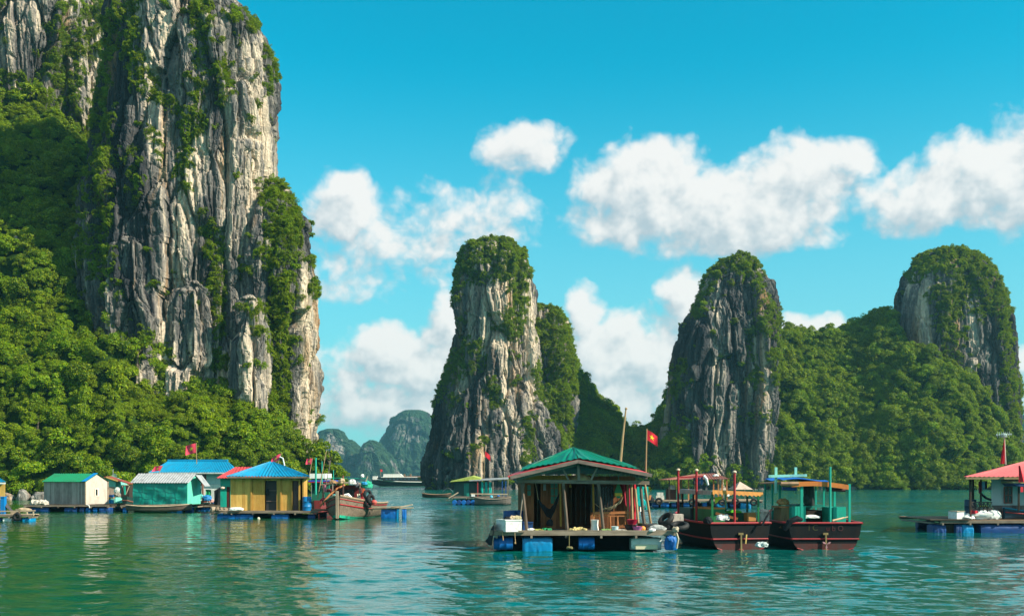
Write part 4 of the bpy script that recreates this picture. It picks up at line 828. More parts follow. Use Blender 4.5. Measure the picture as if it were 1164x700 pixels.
b = MB(); b.blob((x_(762.5), 52.0, .35), (.30, .28, .50), 31, .2, 3); b.blob((x_(759.5), 51.75, .62), (.10, .08, .13), 32, .3); one('blue_bundle', b, paint((.0, .12, .42), .45, .5, 4), 'blue plastic bundle float at the right end of the deck', 'bundle')
b = MB(); b.tube([W(768, 603, 51.7), W(771, 612, 51.6), W(769, 623, 51.6)], .05, 6); b.blob(W(768, 602, 51.7), (.15, .14, .16), 33, .35); one('rope_coil', b, wood((.3, .24, .16), (.55, .47, .36)), 'tan rope knotted round the right deck end', 'rope')
b = MB(); b.tube([W(571, 604, 51.8), W(572, 614, 51.7)], .025, 5); b.tube([W(585, 604, 51.8), W(586, 618, 51.7)], .018, 5); b.blob(W(585.5, 617, 51.7), (.05, .05, .05), 3, .2); one('mooring_rope', b, BAMBOO, 'thin ropes hanging from the left front beam', 'rope')
b = MB(); b.tube([W(647, 607, 51.8), W(647, 620, 51.8)], .018, 5); b.blob(W(647.5, 622.5, 51.8), (.16, .1, .09), 13, .3); one('hanging_weed', b, paint((.20, .17, .07), .9, .4), 'clump of weed on a rope below the deck middle', 'weed')
# poles and flag of the hut
b = MB(); b.tube([W(705, 527, 56), W(708, 495, 56), W(711.5, 465, 56)], [.075, .06, .04], 7); b.blob(W(711.7, 464.5, 56), (.07, .07, .07), 1, .1); one('bamboo_pole', b, BAMBOO, 'tall leaning bare bamboo pole behind the green tarp roof', 'pole')
flag(W(734, 541, 56), W(735.2, 487, 56), .56, .52, 'red flag with yellow star on a bare pole behind the hut', .62, pr=.05)

# ================================================================== THE TWO MOORED BOATS
def deck_boat(name, O, ang, L_, B, label, up):
    r_ = thing(name, label, 'boat', O); f = Vector((-math.sin(ang), math.cos(ang), 0)); rr = Vector((math.cos(ang), math.sin(ang), 0)); O = Vector(O)
    P = hull_pts(L_, B, lambda t: up[0] + up[1] * max(0, t - .1) ** 2, lambda t: -.35 + 1.1 * max(0, t - .6) ** 2, lambda t: (1 + .1 * math.sin(min(t, .5) * 3.1)) * (1 - .75 * max(0, (t - .55) / .45) ** 2.2), O, f, rr)
    h = MB(); make_hull(h, P, 18, .78); h.sm = True; hl = part('hull', h, HULLB, r_)
    m = MB(); rail_line(m, P, 1.0, .06, 18); m.tube([P(0, -1, 1) - f * .03, P(0, 1, 1) - f * .03], .06, 6); part('gunwale', m, REDP, hl)
    m = MB(); rail_line(m, P, .64, .045, 18); m.tube([P(0, -1, .64) - f * .03, P(0, 1, .64) - f * .03], .045, 6); part('rub_rail', m, REDP, hl)
    m = MB(); lowp = [P(0, s_, a) for s_, a in ((-1, .54), (-1, .4), (-1, .25), (-1, .1))] + [P(0, s_, a) for s_, a in ((1, .1), (1, .25), (1, .4), (1, .54))]
    m.prism([q - f * .025 for q in lowp], f * .02); part('bottom_paint', m, HULLR, hl)
    m = MB(); m.tube([P(0, -1, .42) - f * .04, P(0, -.55, .27) - f * .04, P(0, 0, .24) + Vector((0, 0, .22)) - f * .04, P(0, .55, .27) - f * .04, P(0, 1, .42) - f * .04], .022, 5); part('trim_line', m, REDP, hl)
    m = MB(); m.beam(O - f * .12 + Vector((0, 0, .75)), O - f * .16 + Vector((0, 0, -.2)), .07, .07); m.beam(O - f * .08 + Vector((-.12, 0, .78)), O - f * .08 + Vector((.12, 0, .78)), .08, .10); part('rudder_post', m, wood((.12, .085, .04), (.36, .27, .12)), r_)
    return r_, P, f, rr, O, hl
ba, P, f, rr, O, hl = deck_boat('fishing_boat', (x_(841.5, 53.6), 53.6, 0), R(9), 7.8, 3.1, 'black wooden boat with red trim and green posts under an ochre canopy', (1.30, .5))
def on(f_, s_, z): return O + f * f_ + rr * s_ + Vector((0, 0, z))
m = MB(); m.beam(O - f * .14 + rr * .27 + Vector((0, 0, .75)), O - f * .2 + rr * .2 + Vector((0, 0, .3)), .06, .05); part('tiller_shaft', m, paint((.62, .42, .12), .5, .3), ba)
b = MB(); b.blob(on(.1, -1.62, 1.40), (.22, .25, .22), 3, .15); part('bollard', b, BLACKT, ba)
zr = z_(558, 54); c = MB(); corr(c, on(.5, -1.25, zr), on(.5, 1.35, zr - .12), on(5.6, 1.2, zr - .1), on(5.6, -1.3, zr + .05), .16, .025, 6, .015); cn = part('canopy', c, ROOFGREY, ba)
c = MB(); c.sheet(lambda u, v: on(.47 - .02 * v, -1.25 + 2.6 * u, zr + .06 - .12 * u - v * (.2 + .03 * math.sin(u * 75))), 90, 4, .012); part('valance', c, paint((.60, .24, .045), .6, .4), cn)
c = MB(); c.sheet(lambda u, v: on(.5 + 5.1 * u, -1.3, zr + .04 - v * .22), 20, 3, .012); part('valance', c, paint((.40, .35, .31), .7, .4), cn, label='grey left edge of the canopy')
for (a, s_, mt, zl, w_) in ((.7, -1.18, GREENP, 1.3, .13), (.7, 1.2, GREENP, 1.3, .12), (2.2, 1.2, paint((.01, .07, .03), .5, .4), 1.2, .11), (3.4, -1.25, DARKW, 1.2, .11), (5.2, -1.25, DARKW, 1.2, .11), (5.2, 1.15, paint((.01, .07, .03), .5, .4), 1.2, .11)):
    b = MB(); b.beam(on(a, s_, zl - .4), on(a, s_, zr - .06), w_ * .78, w_ * .78); part('post', b, mt, ba)
for (a, s_, z1, z0) in ((.2, -.22, z_(536, 52.5), 1.3), (2.4, -1.42, z_(534, 54.5), 1.1), (5.8, -1.3, z_(533.5, 58), 1.2)):
    b = MB(); b.tube([on(a, s_, z0), on(a, s_, z1 - .05)], .058, 8); o = part('mast', b, REDP, ba); b = MB(); b.lathe([(.07, 0), (.1, .02), (.1, .07), (.05, .12)], on(a, s_, z1 - .05), 10); part('finial', b, paint((.65, .5, .35), .6, .3), o)
b = MB(); q = [on(1.2, -1.1, 1.0), on(1.2, -.35, 1.0), on(3.4, -.4, 1.0), on(3.4, -1.25, 1.0)]; b.prism(q, (0, 0, .95)); o = part('cabin', b, GREENP, ba); b = MB(); b.prism([p + Vector((0, 0, .952)) for p in q], (0, 0, .08)); part('cabin_top', b, paint((.50, .22, .05), .6, .4), o)
b = MB(); q = [on(3.6, -1.35, 1.0), on(3.6, -.5, 1.0), on(5.6, -.4, 1.0), on(5.6, -1.3, 1.0)]; b.prism(q, (0, 0, .95)); part('cabin', b, paint((.03, .055, .05), .5, .5), ba, label='dark grey cabin box at the far end')
b = MB(); q = [on(2.2, -.1, 1.0), on(2.2, 1.2, 1.0), on(4.2, 1.2, 1.0), on(4.2, -.1, 1.0)]; b.prism(q, (0, 0, .72)); part('engine_box', b, paint((.012, .09, .04), .5, .5), ba)
b = MB(); q = [on(1.0, .75, 1.35), on(1.0, 1.2, 1.35), on(1.5, 1.2, 1.35), on(1.5, .75, 1.35)]; b.prism(q, (0, 0, .42)); part('locker', b, paint((.46, .2, .05), .6, .4), ba)
b = MB(); b.beam(on(1.0, -.9, 1.75), on(.6, .1, 1.48), .06, .12); one('plank', b, ORANGEX, 'brown plank leaning inside the ochre canopied boat', 'plank')
b = MB(); b.blob(on(.5, -.7, 1.52), (.32, .2, .2), 41, .3); one('white_sack', b, WHITEC, 'white sack inside the stern of the ochre canopied boat', 'sack')
b = MB(); b.blob(on(2.0, .4, 1.78), (.4, .2, .1), 42, .3); one('green_net', b, paint((.12, .5, .03), .8, .4, 5), 'bright green net on the dark box in the ochre canopied boat', 'net')
b = MB(); b.sheet(lambda u, v: on(.9, -.98 + .36 * u, zr - .28 - v * (.32 - .2 * u) - .03 * math.sin(u * 7)), 8, 6, .012); b.sm = True; one('yellow_cloth', b, paint((.62, .60, .03), .7, .2), 'yellow cloth hanging under the ochre canopy', 'cloth')
t_ = tyre(W(757, 590, 52.6), (-.62, -.45, .75), .30, .13, 'black tyre leaning up between the hut deck and the boat'); t2 = tyre(W(772, 597.5, 52.6), (-.1, -.3, 1), .36, .13, 'black tyre lying flat on the boat side fender')
bx = MB(); bx.box(x_(764, 53.6), x_(776, 53.6), 53.3, 53.9, z_(597, 53.6), z_(584, 53.6)); one('white_basket', bx, paint((.62, .5, .42), .8, .6, 7), 'dirty white basket behind the leaning tyre', 'basket')
b = MB(); b.blob((x_(762), 52.7, ZD + .05), (.5, .3, .25), 44, .3); one('black_bag', b, BLACKT, 'black bags between the deck end and the flat tyre', 'bag')
b = MB(); b.blob(W(866, 619.5, 52.1), (.26, .16, .17), 45, .6); one('white_bag', b, paint((.5, .58, .56), .6, .4), 'white plastic bag floating between the two boat sterns', 'bag')
bb, P, f, rr, O, hl = deck_boat('fishing_boat', (x_(938, 53.6), 53.6, 0), R(1), 8.2, 3.6, 'black wooden boat with turquoise posts and an orange blue canopy', (1.30, .45))
b = MB(); b.tube([on(.15, -1.95, .95), on(.05, -1.72, 1.35), on(.05, -1.35, 1.52), on(.05, -1.1, 1.46)], [.12, .17, .16, .08], 8); b.sm = True; part('fender', b, BLACKT, bb)
zr = z_(549, 54)
c = MB(); c.sheet(lambda u, v: on(.4 + 5.4 * v, -1.9 + 3.15 * u, zr + .12 * math.sin(math.pi * u) * (1 - .2 * v) - .1 * u), 24, 12, .05); cn = part('canopy', c, paint((.26, .13, .06), .6, .4), bb)
c = MB(); c.sheet(lambda u, v: on(.37, -1.55 + 2.85 * u, zr + .13 * math.sin(math.pi * (.1 + .9 * u)) - .09 * u - v * .23), 30, 3, .02); part('valance', c, paint((.58, .17, .03), .55, .4), cn)
c = MB(); c.sheet(lambda u, v: on(.9 + 3.5 * v, -1.85 + 2.3 * u, zr + .17 + .07 * math.sin(u * 5) + .05 * math.sin(v * 8)), 16, 12, .03); part('blue_cover', c, paint((.003, .11, .50), .45, .3), cn)
c = MB(); c.tube([on(.3, -2.1, zr - .02), on(.4, -1.2, zr - .02)], .1, 7); part('rolled_awning', c, paint((.30, .17, .09), .7, .5), cn); c = MB(); c.tube([on(.6, -1.95, zr - .26), on(.6, -1.25, zr - .28)], .09, 7); part('rolled_awning', c, paint((.004, .05, .20), .5, .4), cn, label='dark blue rolled awning at the left under the canopy'); c = MB(); c.tube([on(.7, .3, zr - .32), on(.7, 1.2, zr - .34)], .09, 7); part('rolled_awning', c, paint((.10, .02, .025), .5, .4), cn, label='dark red rolled awning at the right under the canopy')
for (a, s_, w_) in ((.5, -1.02, .16), (.4, 1.32, .13), (1.9, 1.05, .13), (3.2, .9, .1), (4.6, .9, .1), (2.2, -1.65, .13), (3.4, -1.72, .11), (5.0, -1.7, .11)):
    b = MB(); b.beam(on(a, s_, .9), on(a, s_, zr - .03), w_ * .8, w_ * .8); part('post', b, TEALP, bb)
b = MB(); b.tube([on(.25, .32, 1.3), on(.25, .32, z_(530, 52.6))], .06, 8); part('mast', b, TEALP, bb)
rk = thing('pole_rack', 'turquoise and white pole rack standing above the boat canopy', 'rack', on(1.8, -1.3, zr))
for s_ in (-1.95, -.95): b = MB(); b.beam(on(1.8, s_, zr - .5), on(1.8, s_, z_(530.5, 54)), .12, .12); part('upright', b, paint((.25, .62, .52), .5, .4), rk)
b = MB(); b.beam(on(1.7, -2.35, z_(541, 54)), on(1.7, -.42, z_(540, 54)), .1, .13); part('crossbar', b, paint((.25, .62, .52), .5, .4), rk)
for (a0, a1, s0, s1, h_, mt) in ((.7, 1.9, -1.45, -.75, .85, TEALP), (.7, 2.6, .62, 1.25, .82, TEALP)): b = MB(); b.planks((on(a0, s0, 0).x, on(a0, s0, 0).y), (on(a0, s1, 0).x, on(a0, s1, 0).y), 1.0, 1.35 + h_ - .1, .14); b.prism([on(a0 + .05, s0, 1.0), on(a0 + .05, s1, 1.0), on(a1, s1, 1.0), on(a1, s0, 1.0)], (0, 0, .32 + h_ - .1)); part('cabin', b, mt, bb)
b = MB(); b.prism([on(2.4, -.75, 2.0), on(2.4, .62, 2.0), on(4.4, .62, 2.0), on(4.4, -.75, 2.0)], (0, 0, .14)); b.prism([on(4.2, -.75, 1.0), on(4.2, .62, 1.0), on(4.4, .62, 1.0), on(4.4, -.75, 1.0)], (0, 0, 1.0)); part('cabin_top', b, TEALD, bb)
b = MB(); b.prism([on(2.5, -.7, 1.05), on(2.5, .6, 1.05), on(4.1, .6, 1.05), on(4.1, -.7, 1.05)], (0, 0, .8)); part('engine_box', b, DARKW, bb)
b = MB(); b.planks((on(1.2, -1.85, 0).x, on(1.2, -1.85, 0).y), (on(1.2, -1.4, 0).x, on(1.2, -1.4, 0).y), 1.0, 2.0, .15); b.prism([on(1.25, -1.85, 1.0), on(1.25, -1.4, 1.0), on(2.6, -1.4, 1.0), on(2.6, -1.85, 1.0)], (0, 0, .98)); part('side_locker', b, wood((.08, .07, .05), (.32, .22, .1)), bb)
b = MB(); b.prism([on(1.15, -1.95, 2.01), on(1.15, -1.3, 2.01), on(2.7, -1.3, 2.01), on(2.7, -1.95, 2.01)], (0, 0, .07)); part('locker_lid', b, ORANGEX, bb)
b = MB(); b.blob(on(1.8, -1.6, 2.25), (.3, .25, .22), 51, .3); one('brown_bundle', b, wood((.12, .07, .03), (.4, .24, .1)), 'brown bundle on the locker of the turquoise posted boat', 'bundle')
b = MB(); b.sheet(lambda u, v: on(.8 + .12 * math.sin(u * 6.3), -.85 + .5 * u + .05 * v, zr - .12 - v * 1.0), 14, 12, .03); b.blob(on(.85, -.58, zr - .85), (.28, .16, .32), 4, .2); b.sm = True; one('hanging_net', b, paint((.01, .025, .02), .9, .6, 8), 'black net bag hanging under the orange canopy', 'net')
b = MB(); b.blob(on(1.0, -.4, 1.55), (.42, .14, .12), 52, .25); one('white_bundle', b, WHITEC, 'white bundle in the stern of the turquoise posted boat', 'bundle')
b = MB(); b.tube([on(-.02, .35, 1.42), on(.1, .95, 1.55)], .05, 6); b.tube([on(-.0, .5, 1.44), on(.1, 1.15, 1.60)], .03, 6); one('oar', b, wood((.4, .25, .12), (.75, .55, .36), 'x'), 'pale wooden oar lying on the turquoise posted boat stern', 'oar')
b = MB(); b.tube([W(866, 597, 53.5), W(872, 586, 53.6), W(878, 578, 53.8)], .05, 6); one('tiller_bar', b, BLACKT, 'black bar rising between the two boats', 'bar')
b = MB(); b.box(x_(862, 55.5), x_(873, 55.5), 55.2, 55.8, 1.0, z_(583, 55.5)); b.blob(W(868, 582, 55.4), (.3, .25, .15), 53, .3); one('white_crate', b, paint((.7, .55, .48), .7, .5, 6), 'pinkish white crate seen between the two boats', 'crate')
def lettering(text, loc, size, mat, parent, nm='lettering'):
    cu = bpy.data.curves.new(nm, 'FONT'); cu.body = text; cu.size = size; cu.extrude = .002; o = bpy.data.objects.new(nm, cu); COL.objects.link(o)
    dg = bpy.context.evaluated_depsgraph_get(); me = bpy.data.meshes.new_from_object(o.evaluated_get(dg)); COL.objects.unlink(o); bpy.data.objects.remove(o)
    me.materials.append(mat); me.transform(Matrix.Rotation(R(90), 4, 'X')); o2 = link(bpy.data.objects.new(nm, me), parent); o2.location = Vector(loc) - ORG[parent.name]; ORG[o2.name] = Vector(loc); return o2
lettering('H C', (x_(914, 53.6), O.y - .012, z_(602.5, 53.6)), .40, paint((.05, .05, .008), .7, .6), hl); lettering('u b O', (x_(939, 53.6), O.y - .012, z_(603, 53.6)), .36, paint((.07, .008, .012), .7, .6), hl)
m = MB()
for i in range(3): a = i * 2.094 + .5; c0 = O - f * .22 + Vector((0, 0, .28)); m.prism([c0, c0 + Vector((math.cos(a - .3) * .16, 0, math.sin(a - .3) * .16)), c0 + Vector((math.cos(a) * .24, 0, math.sin(a) * .24)), c0 + Vector((math.cos(a + .3) * .16, 0, math.sin(a + .3) * .16))], -f * .03)
part('propeller', m, paint((.55, .25, .28), .5, .5), bb)

# ================================================================== RIGHT HOUSE WITH RED ROOF (about 70 m)
Y0 = 70.0
ZD = z_(590.5, 70)
rh = thing('floating_house', 'white floating house with broad red roof and lattice porch', 'floating house', (x_(1165), 73, 0))
raft(rh, x_(1067), x_(1290), 69.8, 77, ZD, [(x_(1085), x_(1092), 't'), (x_(1092.5), x_(1106), 'w'), (x_(1114), x_(1190), 't'), (x_(1195), x_(1280), 't')], wood((.10, .06, .04), (.36, .24, .16), 'x'))
f = MB(); wrapped(f, x_(1060), x_(1075), 69.9, 71, -.2, ZD - .28, 5); part('float', f, BLUED, rh); f = MB(); f.planks((x_(1075.5), 70.1), (x_(1085), 70.1), -.1, ZD - .28, .3); part('bearer', f, DARKW, rh)
d = MB(); d.box(x_(1055), x_(1100), 69.6, 71.5, ZD - .02, ZD + .05); part('landing_board', d, DARKX, rh)
w_ = MB(); w_.prism([(x_(1127, 71), 71, ZD), (x_(1290, 71), 71, ZD), (x_(1290, 71), 76.5, ZD), (X(1129, 76.5), 76.5, ZD)], (0, 0, z_(540, 71) - ZD)); part('wall', w_, paint((.47, .48, .49), .75, .3), rh)
b = MB(); b.planks((x_(1128, 70.9), 70.95), (x_(1290, 70.9), 70.95), ZD, z_(574, 71), .32); part('wainscot', b, wood((.07, .05, .05), (.2, .16, .15)), rh)
window(rh, x_(1141.5, 71), x_(1149.5, 71), z_(571, 71), z_(554, 71), 70.98, paint((.30, .05, .025), .6, .3), PDARK, 2, 2)
c = MB(); e0, e1 = W(1096, 541.5, 69.5), W(1330, 541.5, 69.5); r0, r1 = W(1185, 519, 73.5), W(1240, 519, 73.5); bk0 = Vector((X(1101, 77.6), 77.6, e0.z)); bk1 = Vector((e1.x, 77.6, e1.z))
corr(c, e0, e1, r1, r0, .3, .02); corr(c, bk0, e0, r0, r0, .3, .02); corr(c, bk1, bk0, r0, r1, .3, .02); corr(c, e1, bk1, r1, r1, .3, .02); part('roof', c, paint((.56, .10, .10), .45, .25, 1), rh)
b = MB(); b.beam(e0 + Vector((.1, .05, -.1)), e1 + Vector((0, .05, -.1)), .08, .14); b.beam(e0 + Vector((.1, .05, -.1)), bk0 + Vector((.1, 0, -.1)), .08, .14); part('fascia', b, wood((.14, .10, .05), (.3, .22, .12), 'x'), rh)
for q, yy in ((1103, 70), (1106, 76)): b = MB(); b.beam(W(q, 541, yy), (X(q, yy), yy, ZD), .12, .12); part('post', b, DARKW, rh)
b = MB()
for z1 in (570.5, 578.5): b.beam(W(1104, z1, 70.1), W(1127.5, z1, 70.1), .06, .07)
for i in range(5):
    a = 1104 + i * 4.7; b.beam(W(a, 570.5, 70.1), W(a + 4.7, 578.5, 70.1), .035, .04); b.beam(W(a + 4.7, 570.5, 70.13), W(a, 578.5, 70.13), .035, .04); b.beam(W(a, 570, 70.08), (X(a, 70.08), 70.08, ZD), .05)
part('railing', b, wood((.03, .02, .02), (.12, .09, .08)), rh)
b = MB(); drum(b, (x_(1103, 72), 72, ZD), .36, 1.25); one('blue_drum', b, paint((.008, .035, .075), .5, .4), 'dark teal drum standing on the red roofed porch', 'drum')
for (q0, q1, zt, zb, col, lb) in ((1112.5, 1116, 547, 561, (.16, .01, .025), 'dark red shirt hanging on the red roofed porch'), (1116.5, 1119.5, 547, 557, (.25, .45, .62), 'pale blue shirt hanging on the red roofed porch'), (1119, 1122, 546.5, 556, (.02, .025, .05), 'dark trousers hanging on the red roofed porch')):
    b = MB(); cloth_hang(b, x_(q0, 71.2), x_(q1, 71.2), 71.2, z_(zt, 71.2), z_(zb, 71.2), q0 % 7); one('hanging_shirt' if 'shirt' in lb else 'hanging_trousers', b, paint(col, .8, .2), lb, 'clothing')
b = MB(); b.beam(W(1115, 541, 71.25), (x_(1115, 71.25), 71.25, ZD), .09); part('post', b, DARKW, rh); b = MB(); b.tube([W(1115, 561, 71.3), W(1121, 566, 71.3), W(1127, 568, 71.3)], .08, 6); one('hammock', b, BLACKT, 'dark hammock slung across the red roofed porch', 'hammock')
fb = thing('foam_box', 'white foam box on the deck of the red roofed house', 'box', (x_(1090), 70.2, ZD)); b = MB(); b.prism([(x_(1081.5), 70.5, ZD + .052), (x_(1087), 69.9, ZD + .052), (x_(1098), 70.1, ZD + .052), (x_(1093), 70.8, ZD + .052)], (0, 0, .46)); part('box_body', b, WHITEF, fb); b = MB(); b.prism([(x_(1081), 70.5, ZD + .515), (x_(1087), 69.85, ZD + .515), (x_(1098.5), 70.08, ZD + .515), (x_(1093), 70.85, ZD + .515)], (0, 0, .05)); part('lid', b, paint((.5, .36, .26), .8, .5), fb)
b = MB(); b.blob((x_(1120), 70.4, ZD + .26), (.98, .5, .46), 61, .22, 3); b.blob((x_(1131), 70.3, ZD + .24), (.45, .42, .42), 62, .2, 3); b.blob((x_(1102), 70.2, ZD + .16), (.42, .3, .24), 63, .25, 3); b.sm = True; one('white_sack', b, WHITEC, 'big bulging white sack on the deck of the red roofed house', 'sack')
b = MB(); b.blob((x_(1124), 70.7, ZD + .72), (.62, .3, .09), 64, .3, 3); one('tan_mat', b, paint((.6, .47, .33), .8, .4), 'tan mat lying across the big white sack', 'mat'); b = MB(); b.blob((x_(1122), 70.6, ZD + .85), (.30, .2, .07), 65, .3, 2); one('yellow_cloth', b, paint((.72, .58, .05), .7, .2), 'yellow cloth on top of the tan mat', 'cloth')
b = MB(); b.sheet(lambda u, v: (x_(1103 + 9 * u), 69.95 + .04 * math.sin(u * 9), ZD + .62 - u * .05 - v * (.12 + .16 * (1 - u))), 10, 5, .02); one('red_blue_cloth', b, REDC, 'red cloth tucked along the left of the white sack', 'cloth')
an = thing('antenna_mast', 'roof antenna on a thin mast above the red roof', 'antenna', W(1142, 527, 73)); b = MB(); b.tube([W(1143, 528, 73), W(1141.5, 497, 73)], .05, 6); part('mast', b, paint((.5, .42, .36), .6, .4), an); b = MB(); b.lathe([(.03, -.12), (.18, -.1), (.2, .1), (.04, .16)], W(1141, 495, 73), 10)
for q in (-1, 1): b.tube([W(1141, 493, 73), W(1141 + q * 9, 494 - q, 73)], .02, 5)
for i in range(7): b.tube([W(1133 + i * 2.7, 494.5, 72.7), W(1133 + i * 2.7, 493, 73.3)], .02, 5); b.tube([W(1134 + i * 2.2, 490.5, 73), W(1134 + i * 2.2, 497.0, 73)], .012, 5)
part('antenna_head', b, paint((.38, .48, .46), .5, .3, 4, False), an)
b = MB(); b.sheet(lambda u, v: (x_(1142 - 4.5 * v * u - .3, 72.9), 72.9 + .05 * math.sin(u * 9), z_(499 + 28 * v, 72.9)), 8, 10, .015); b.sm = True; one('furled_flag', b, FLAGR, 'furled red flag hanging along the antenna mast', 'flag')
# dinghy tied at the right edge
dg_ = thing('canopied_dinghy', 'small dark blue boat with red rim at the right edge before the house', 'boat', (x_(1180, 69), 69.0, 0))
P = hull_pts(5.2, 1.5, lambda t: ZD + .30 + .45 * (1 - t) ** 2, lambda t: ZD + .02, lambda t: (.15 + .85 * min(1, t * 2.2)), Vector((x_(1143, 70.2), 70.4, 0)), Vector((.97, .2, 0)), Vector((.2, -.97, 0)))
h = MB(); make_hull(h, P, 12); part('hull', h, paint((.006, .03, .055), .5, .4), dg_); h = MB(); rail_line(h, P, 1, .05, 12); part('gunwale', h, paint((.0, .20, .34), .5, .3), dg_); h = MB(); rail_line(h, P, .72, .04, 12); part('rub_rail', h, REDP, dg_)
b = MB(); b.beam(W(1158, 580, 69.6), W(1158, 553, 69.6), .1); part('post', b, DARKW, dg_); b = MB(); b.prism([W(1152, 549, 69.3), W(1156, 552.5, 69.3), W(1240, 552.5, 69.3), W(1240, 549, 69.3)], (0, 2, 0)); o = part('canopy', b, paint((.01, .035, .13), .5, .3), dg_); b = MB(); b.prism([W(1152, 547, 69.25), W(1152, 548.9, 69.25), W(1240, 548.9, 69.25), W(1240, 547, 69.25)], (0, 2.1, 0)); part('canopy_rim', b, paint((.5, .36, .16), .6, .3), o)
b = MB(); b.sheet(lambda u, v: (x_(1158 + 7 * u * (.2 + v), 69.1), 69.1 + .06 * math.sin(u * 8), z_(529 + 19 * v, 69.1)), 8, 10, .012); b.sheet(lambda u, v: (x_(1160 + 3 * u, 69.2), 69.2, z_(553 + 6 * v, 69.2)), 4, 4, .012); b.sm = True; one('red_pennant', b, FLAGR, 'red pennant drooping over the dinghy canopy at the right edge', 'flag')
# ================================================================== LEFT VILLAGE (90 to 135 m)
def gable_house(name, label, px, Y, a, L_, Wd, zf, ze, za, wallm, gablem, roofm, ov=.25):
    """corner nearest the camera at (px, Y); long wall runs left, gable runs right"""
    O = Vector((X(px, Y), Y, 0)); u = Vector((-math.cos(a), math.sin(a), 0)); v = Vector((math.sin(a), math.cos(a), 0)); r_ = thing(name, label, 'floating house', O)
    c2 = O + u * L_; d1 = c2 + v * Wd; d0 = O + v * Wd
    for qa, qb in ((c2, O), (d0, d1)): w_ = MB(); w_.planks((qa.x, qa.y), (qb.x, qb.y), zf, ze, .2); part('wall', w_, wallm, r_)
    Z3 = Vector((0, 0, 1))
    for end in (O, c2):
        g = MB(); s_ = -.03 if end is O else .03; g.prism([end + Z3 * zf + u * (-s_), end + v * Wd + Z3 * zf + u * (-s_), end + v * Wd + Z3 * ze + u * (-s_), end + v * Wd / 2 + Z3 * za + u * (-s_), end + Z3 * ze + u * (-s_)], u * s_); part('gable_wall', g, gablem, r_)
    k = (za - ze) / (Wd / 2); rf = MB(); lift = .06
    e0 = O - u * ov - v * ov + Z3 * (ze - k * ov + lift); e1 = c2 + u * ov - v * ov + Z3 * (ze - k * ov + lift); t0 = O - u * ov + v * Wd / 2 + Z3 * (za + lift); t1 = c2 + u * ov + v * Wd / 2 + Z3 * (za + lift); b0 = O - u * ov + v * (Wd + ov) + Z3 * (ze - k * ov + lift); b1 = c2 + u * ov + v * (Wd + ov) + Z3 * (ze - k * ov + lift)
    corr(rf, e1, e0, t0, t1, .3, .03); corr(rf, b0, b1, t1, t0, .3, .03); rf = part('roof', rf, roofm, r_)
    return r_, O, u, v, rf, (e0, e1, t0, t1)
# grey plank house with green roof
Y0 = 114.0; ZD = z_(573, 114)
gh, O, u, v, rf, E = gable_house('floating_house', 'weathered grey plank house with a green roof and cream gable', 97, 114, R(21), 5.5, 3.3, ZD, z_(547, 114), z_(538.5, 115.5), PLANKGREY, CREAM, ROOFGREEN, .18)
raft(gh, x_(33), x_(129), 112.8, 118.2, ZD, [(x_(36), x_(60), 'd'), (x_(78), x_(92), 'd'), (x_(95), x_(100), 'd'), (x_(102), x_(107), 'b'), (x_(110), x_(115), 'b'), (x_(117), x_(129), 't')], DARKX)
b = MB(); e0, e1, t0, t1 = E; d = (e1 - e0).normalized(); up = Vector((0, 0, .035)); quad(b, e0 + up, e0 + d * .55 + up, t0 + d * .55 + up, t0 + up, .015, 4); part('ridge_strip', b, paint((.0, .22, .56), .5, .3), rf)
wp = O + v * 1.35 - u * .04; wn = MB(); wn.prism([wp + Vector((0, 0, z_(564, 114))), wp + v * .55 + Vector((0, 0, z_(564, 114))), wp + v * .55 + Vector((0, 0, z_(555, 114))), wp + Vector((0, 0, z_(555, 114)))], -u * .02); wn = part('window', wn, paint((.85, .74, .62), .6, .3), gh); b = MB(); p2 = wp - u * .025 + v * .1; b.prism([p2 + Vector((0, 0, z_(563, 114))), p2 + v * .26 + Vector((0, 0, z_(563, 114))), p2 + v * .26 + Vector((0, 0, z_(556, 114))), p2 + Vector((0, 0, z_(556, 114)))], -u * .015); part('pane', b, PDARK, wn)
b = MB(); b.beam(O + Vector((0, 0, ZD)) - u * .06 - v * .03, O + Vector((0, 0, z_(547, 114))) - u * .06 - v * .03, .08); b.beam(O + v * 3.3 + Vector((0, 0, ZD)) - u * .08, O + v * 3.3 + Vector((0, 0, z_(547, 114))) - u * .08, .07); part('corner_post', b, PALEX, gh)
pile(x_(40), x_(58), 113.2, ZD, paint((.55, .48, .40), .95, .6, 8), 4, 'pale net heap before the grey plank house', hgt=.34, r_=.4, seed=31)
b = MB(); b.tube([W(98, 573, 112.5), W(101, 574, 112.4), W(102, 577, 112.4)], .05, 6); one('white_pipe', b, WHITEC, 'bent white pipe on the raft below the cream gable', 'pipe')
# teal tarp house with grey roof
ZD = z_(573, 113); th, O, u, v, rf, E = gable_house('floating_house', 'teal tarp covered hut with a grey corrugated roof', 213, 113, R(10), 6.0, 3.0, ZD, z_(547.5, 113), z_(538.5, 114.5), TEALD, paint((.12, .55, .42), .6, .3), ROOFGREY, .28)
tp = MB(); c2 = O + u * 6.0; zt = z_(548, 113)
tp.sheet(lambda a, q: c2 + (O - c2) * a - v * (.10 + .05 * math.sin(a * 31 + q * 5) * q + .035 * math.sin(a * 12 - q * 9)) + Vector((0, 0, zt + (ZD - .05 - zt) * q)), 70, 22, .015); tp.sm = True; part('tarpaulin', tp, paint((.004, .30, .235), .45, .35, 3), th)
b = MB()
for q in (.33, .66): b.beam(c2 - v * .19 + Vector((0, 0, zt + (ZD - zt) * q)), O - v * .19 + Vector((0, 0, zt + (ZD - zt) * q)), .03, .03)
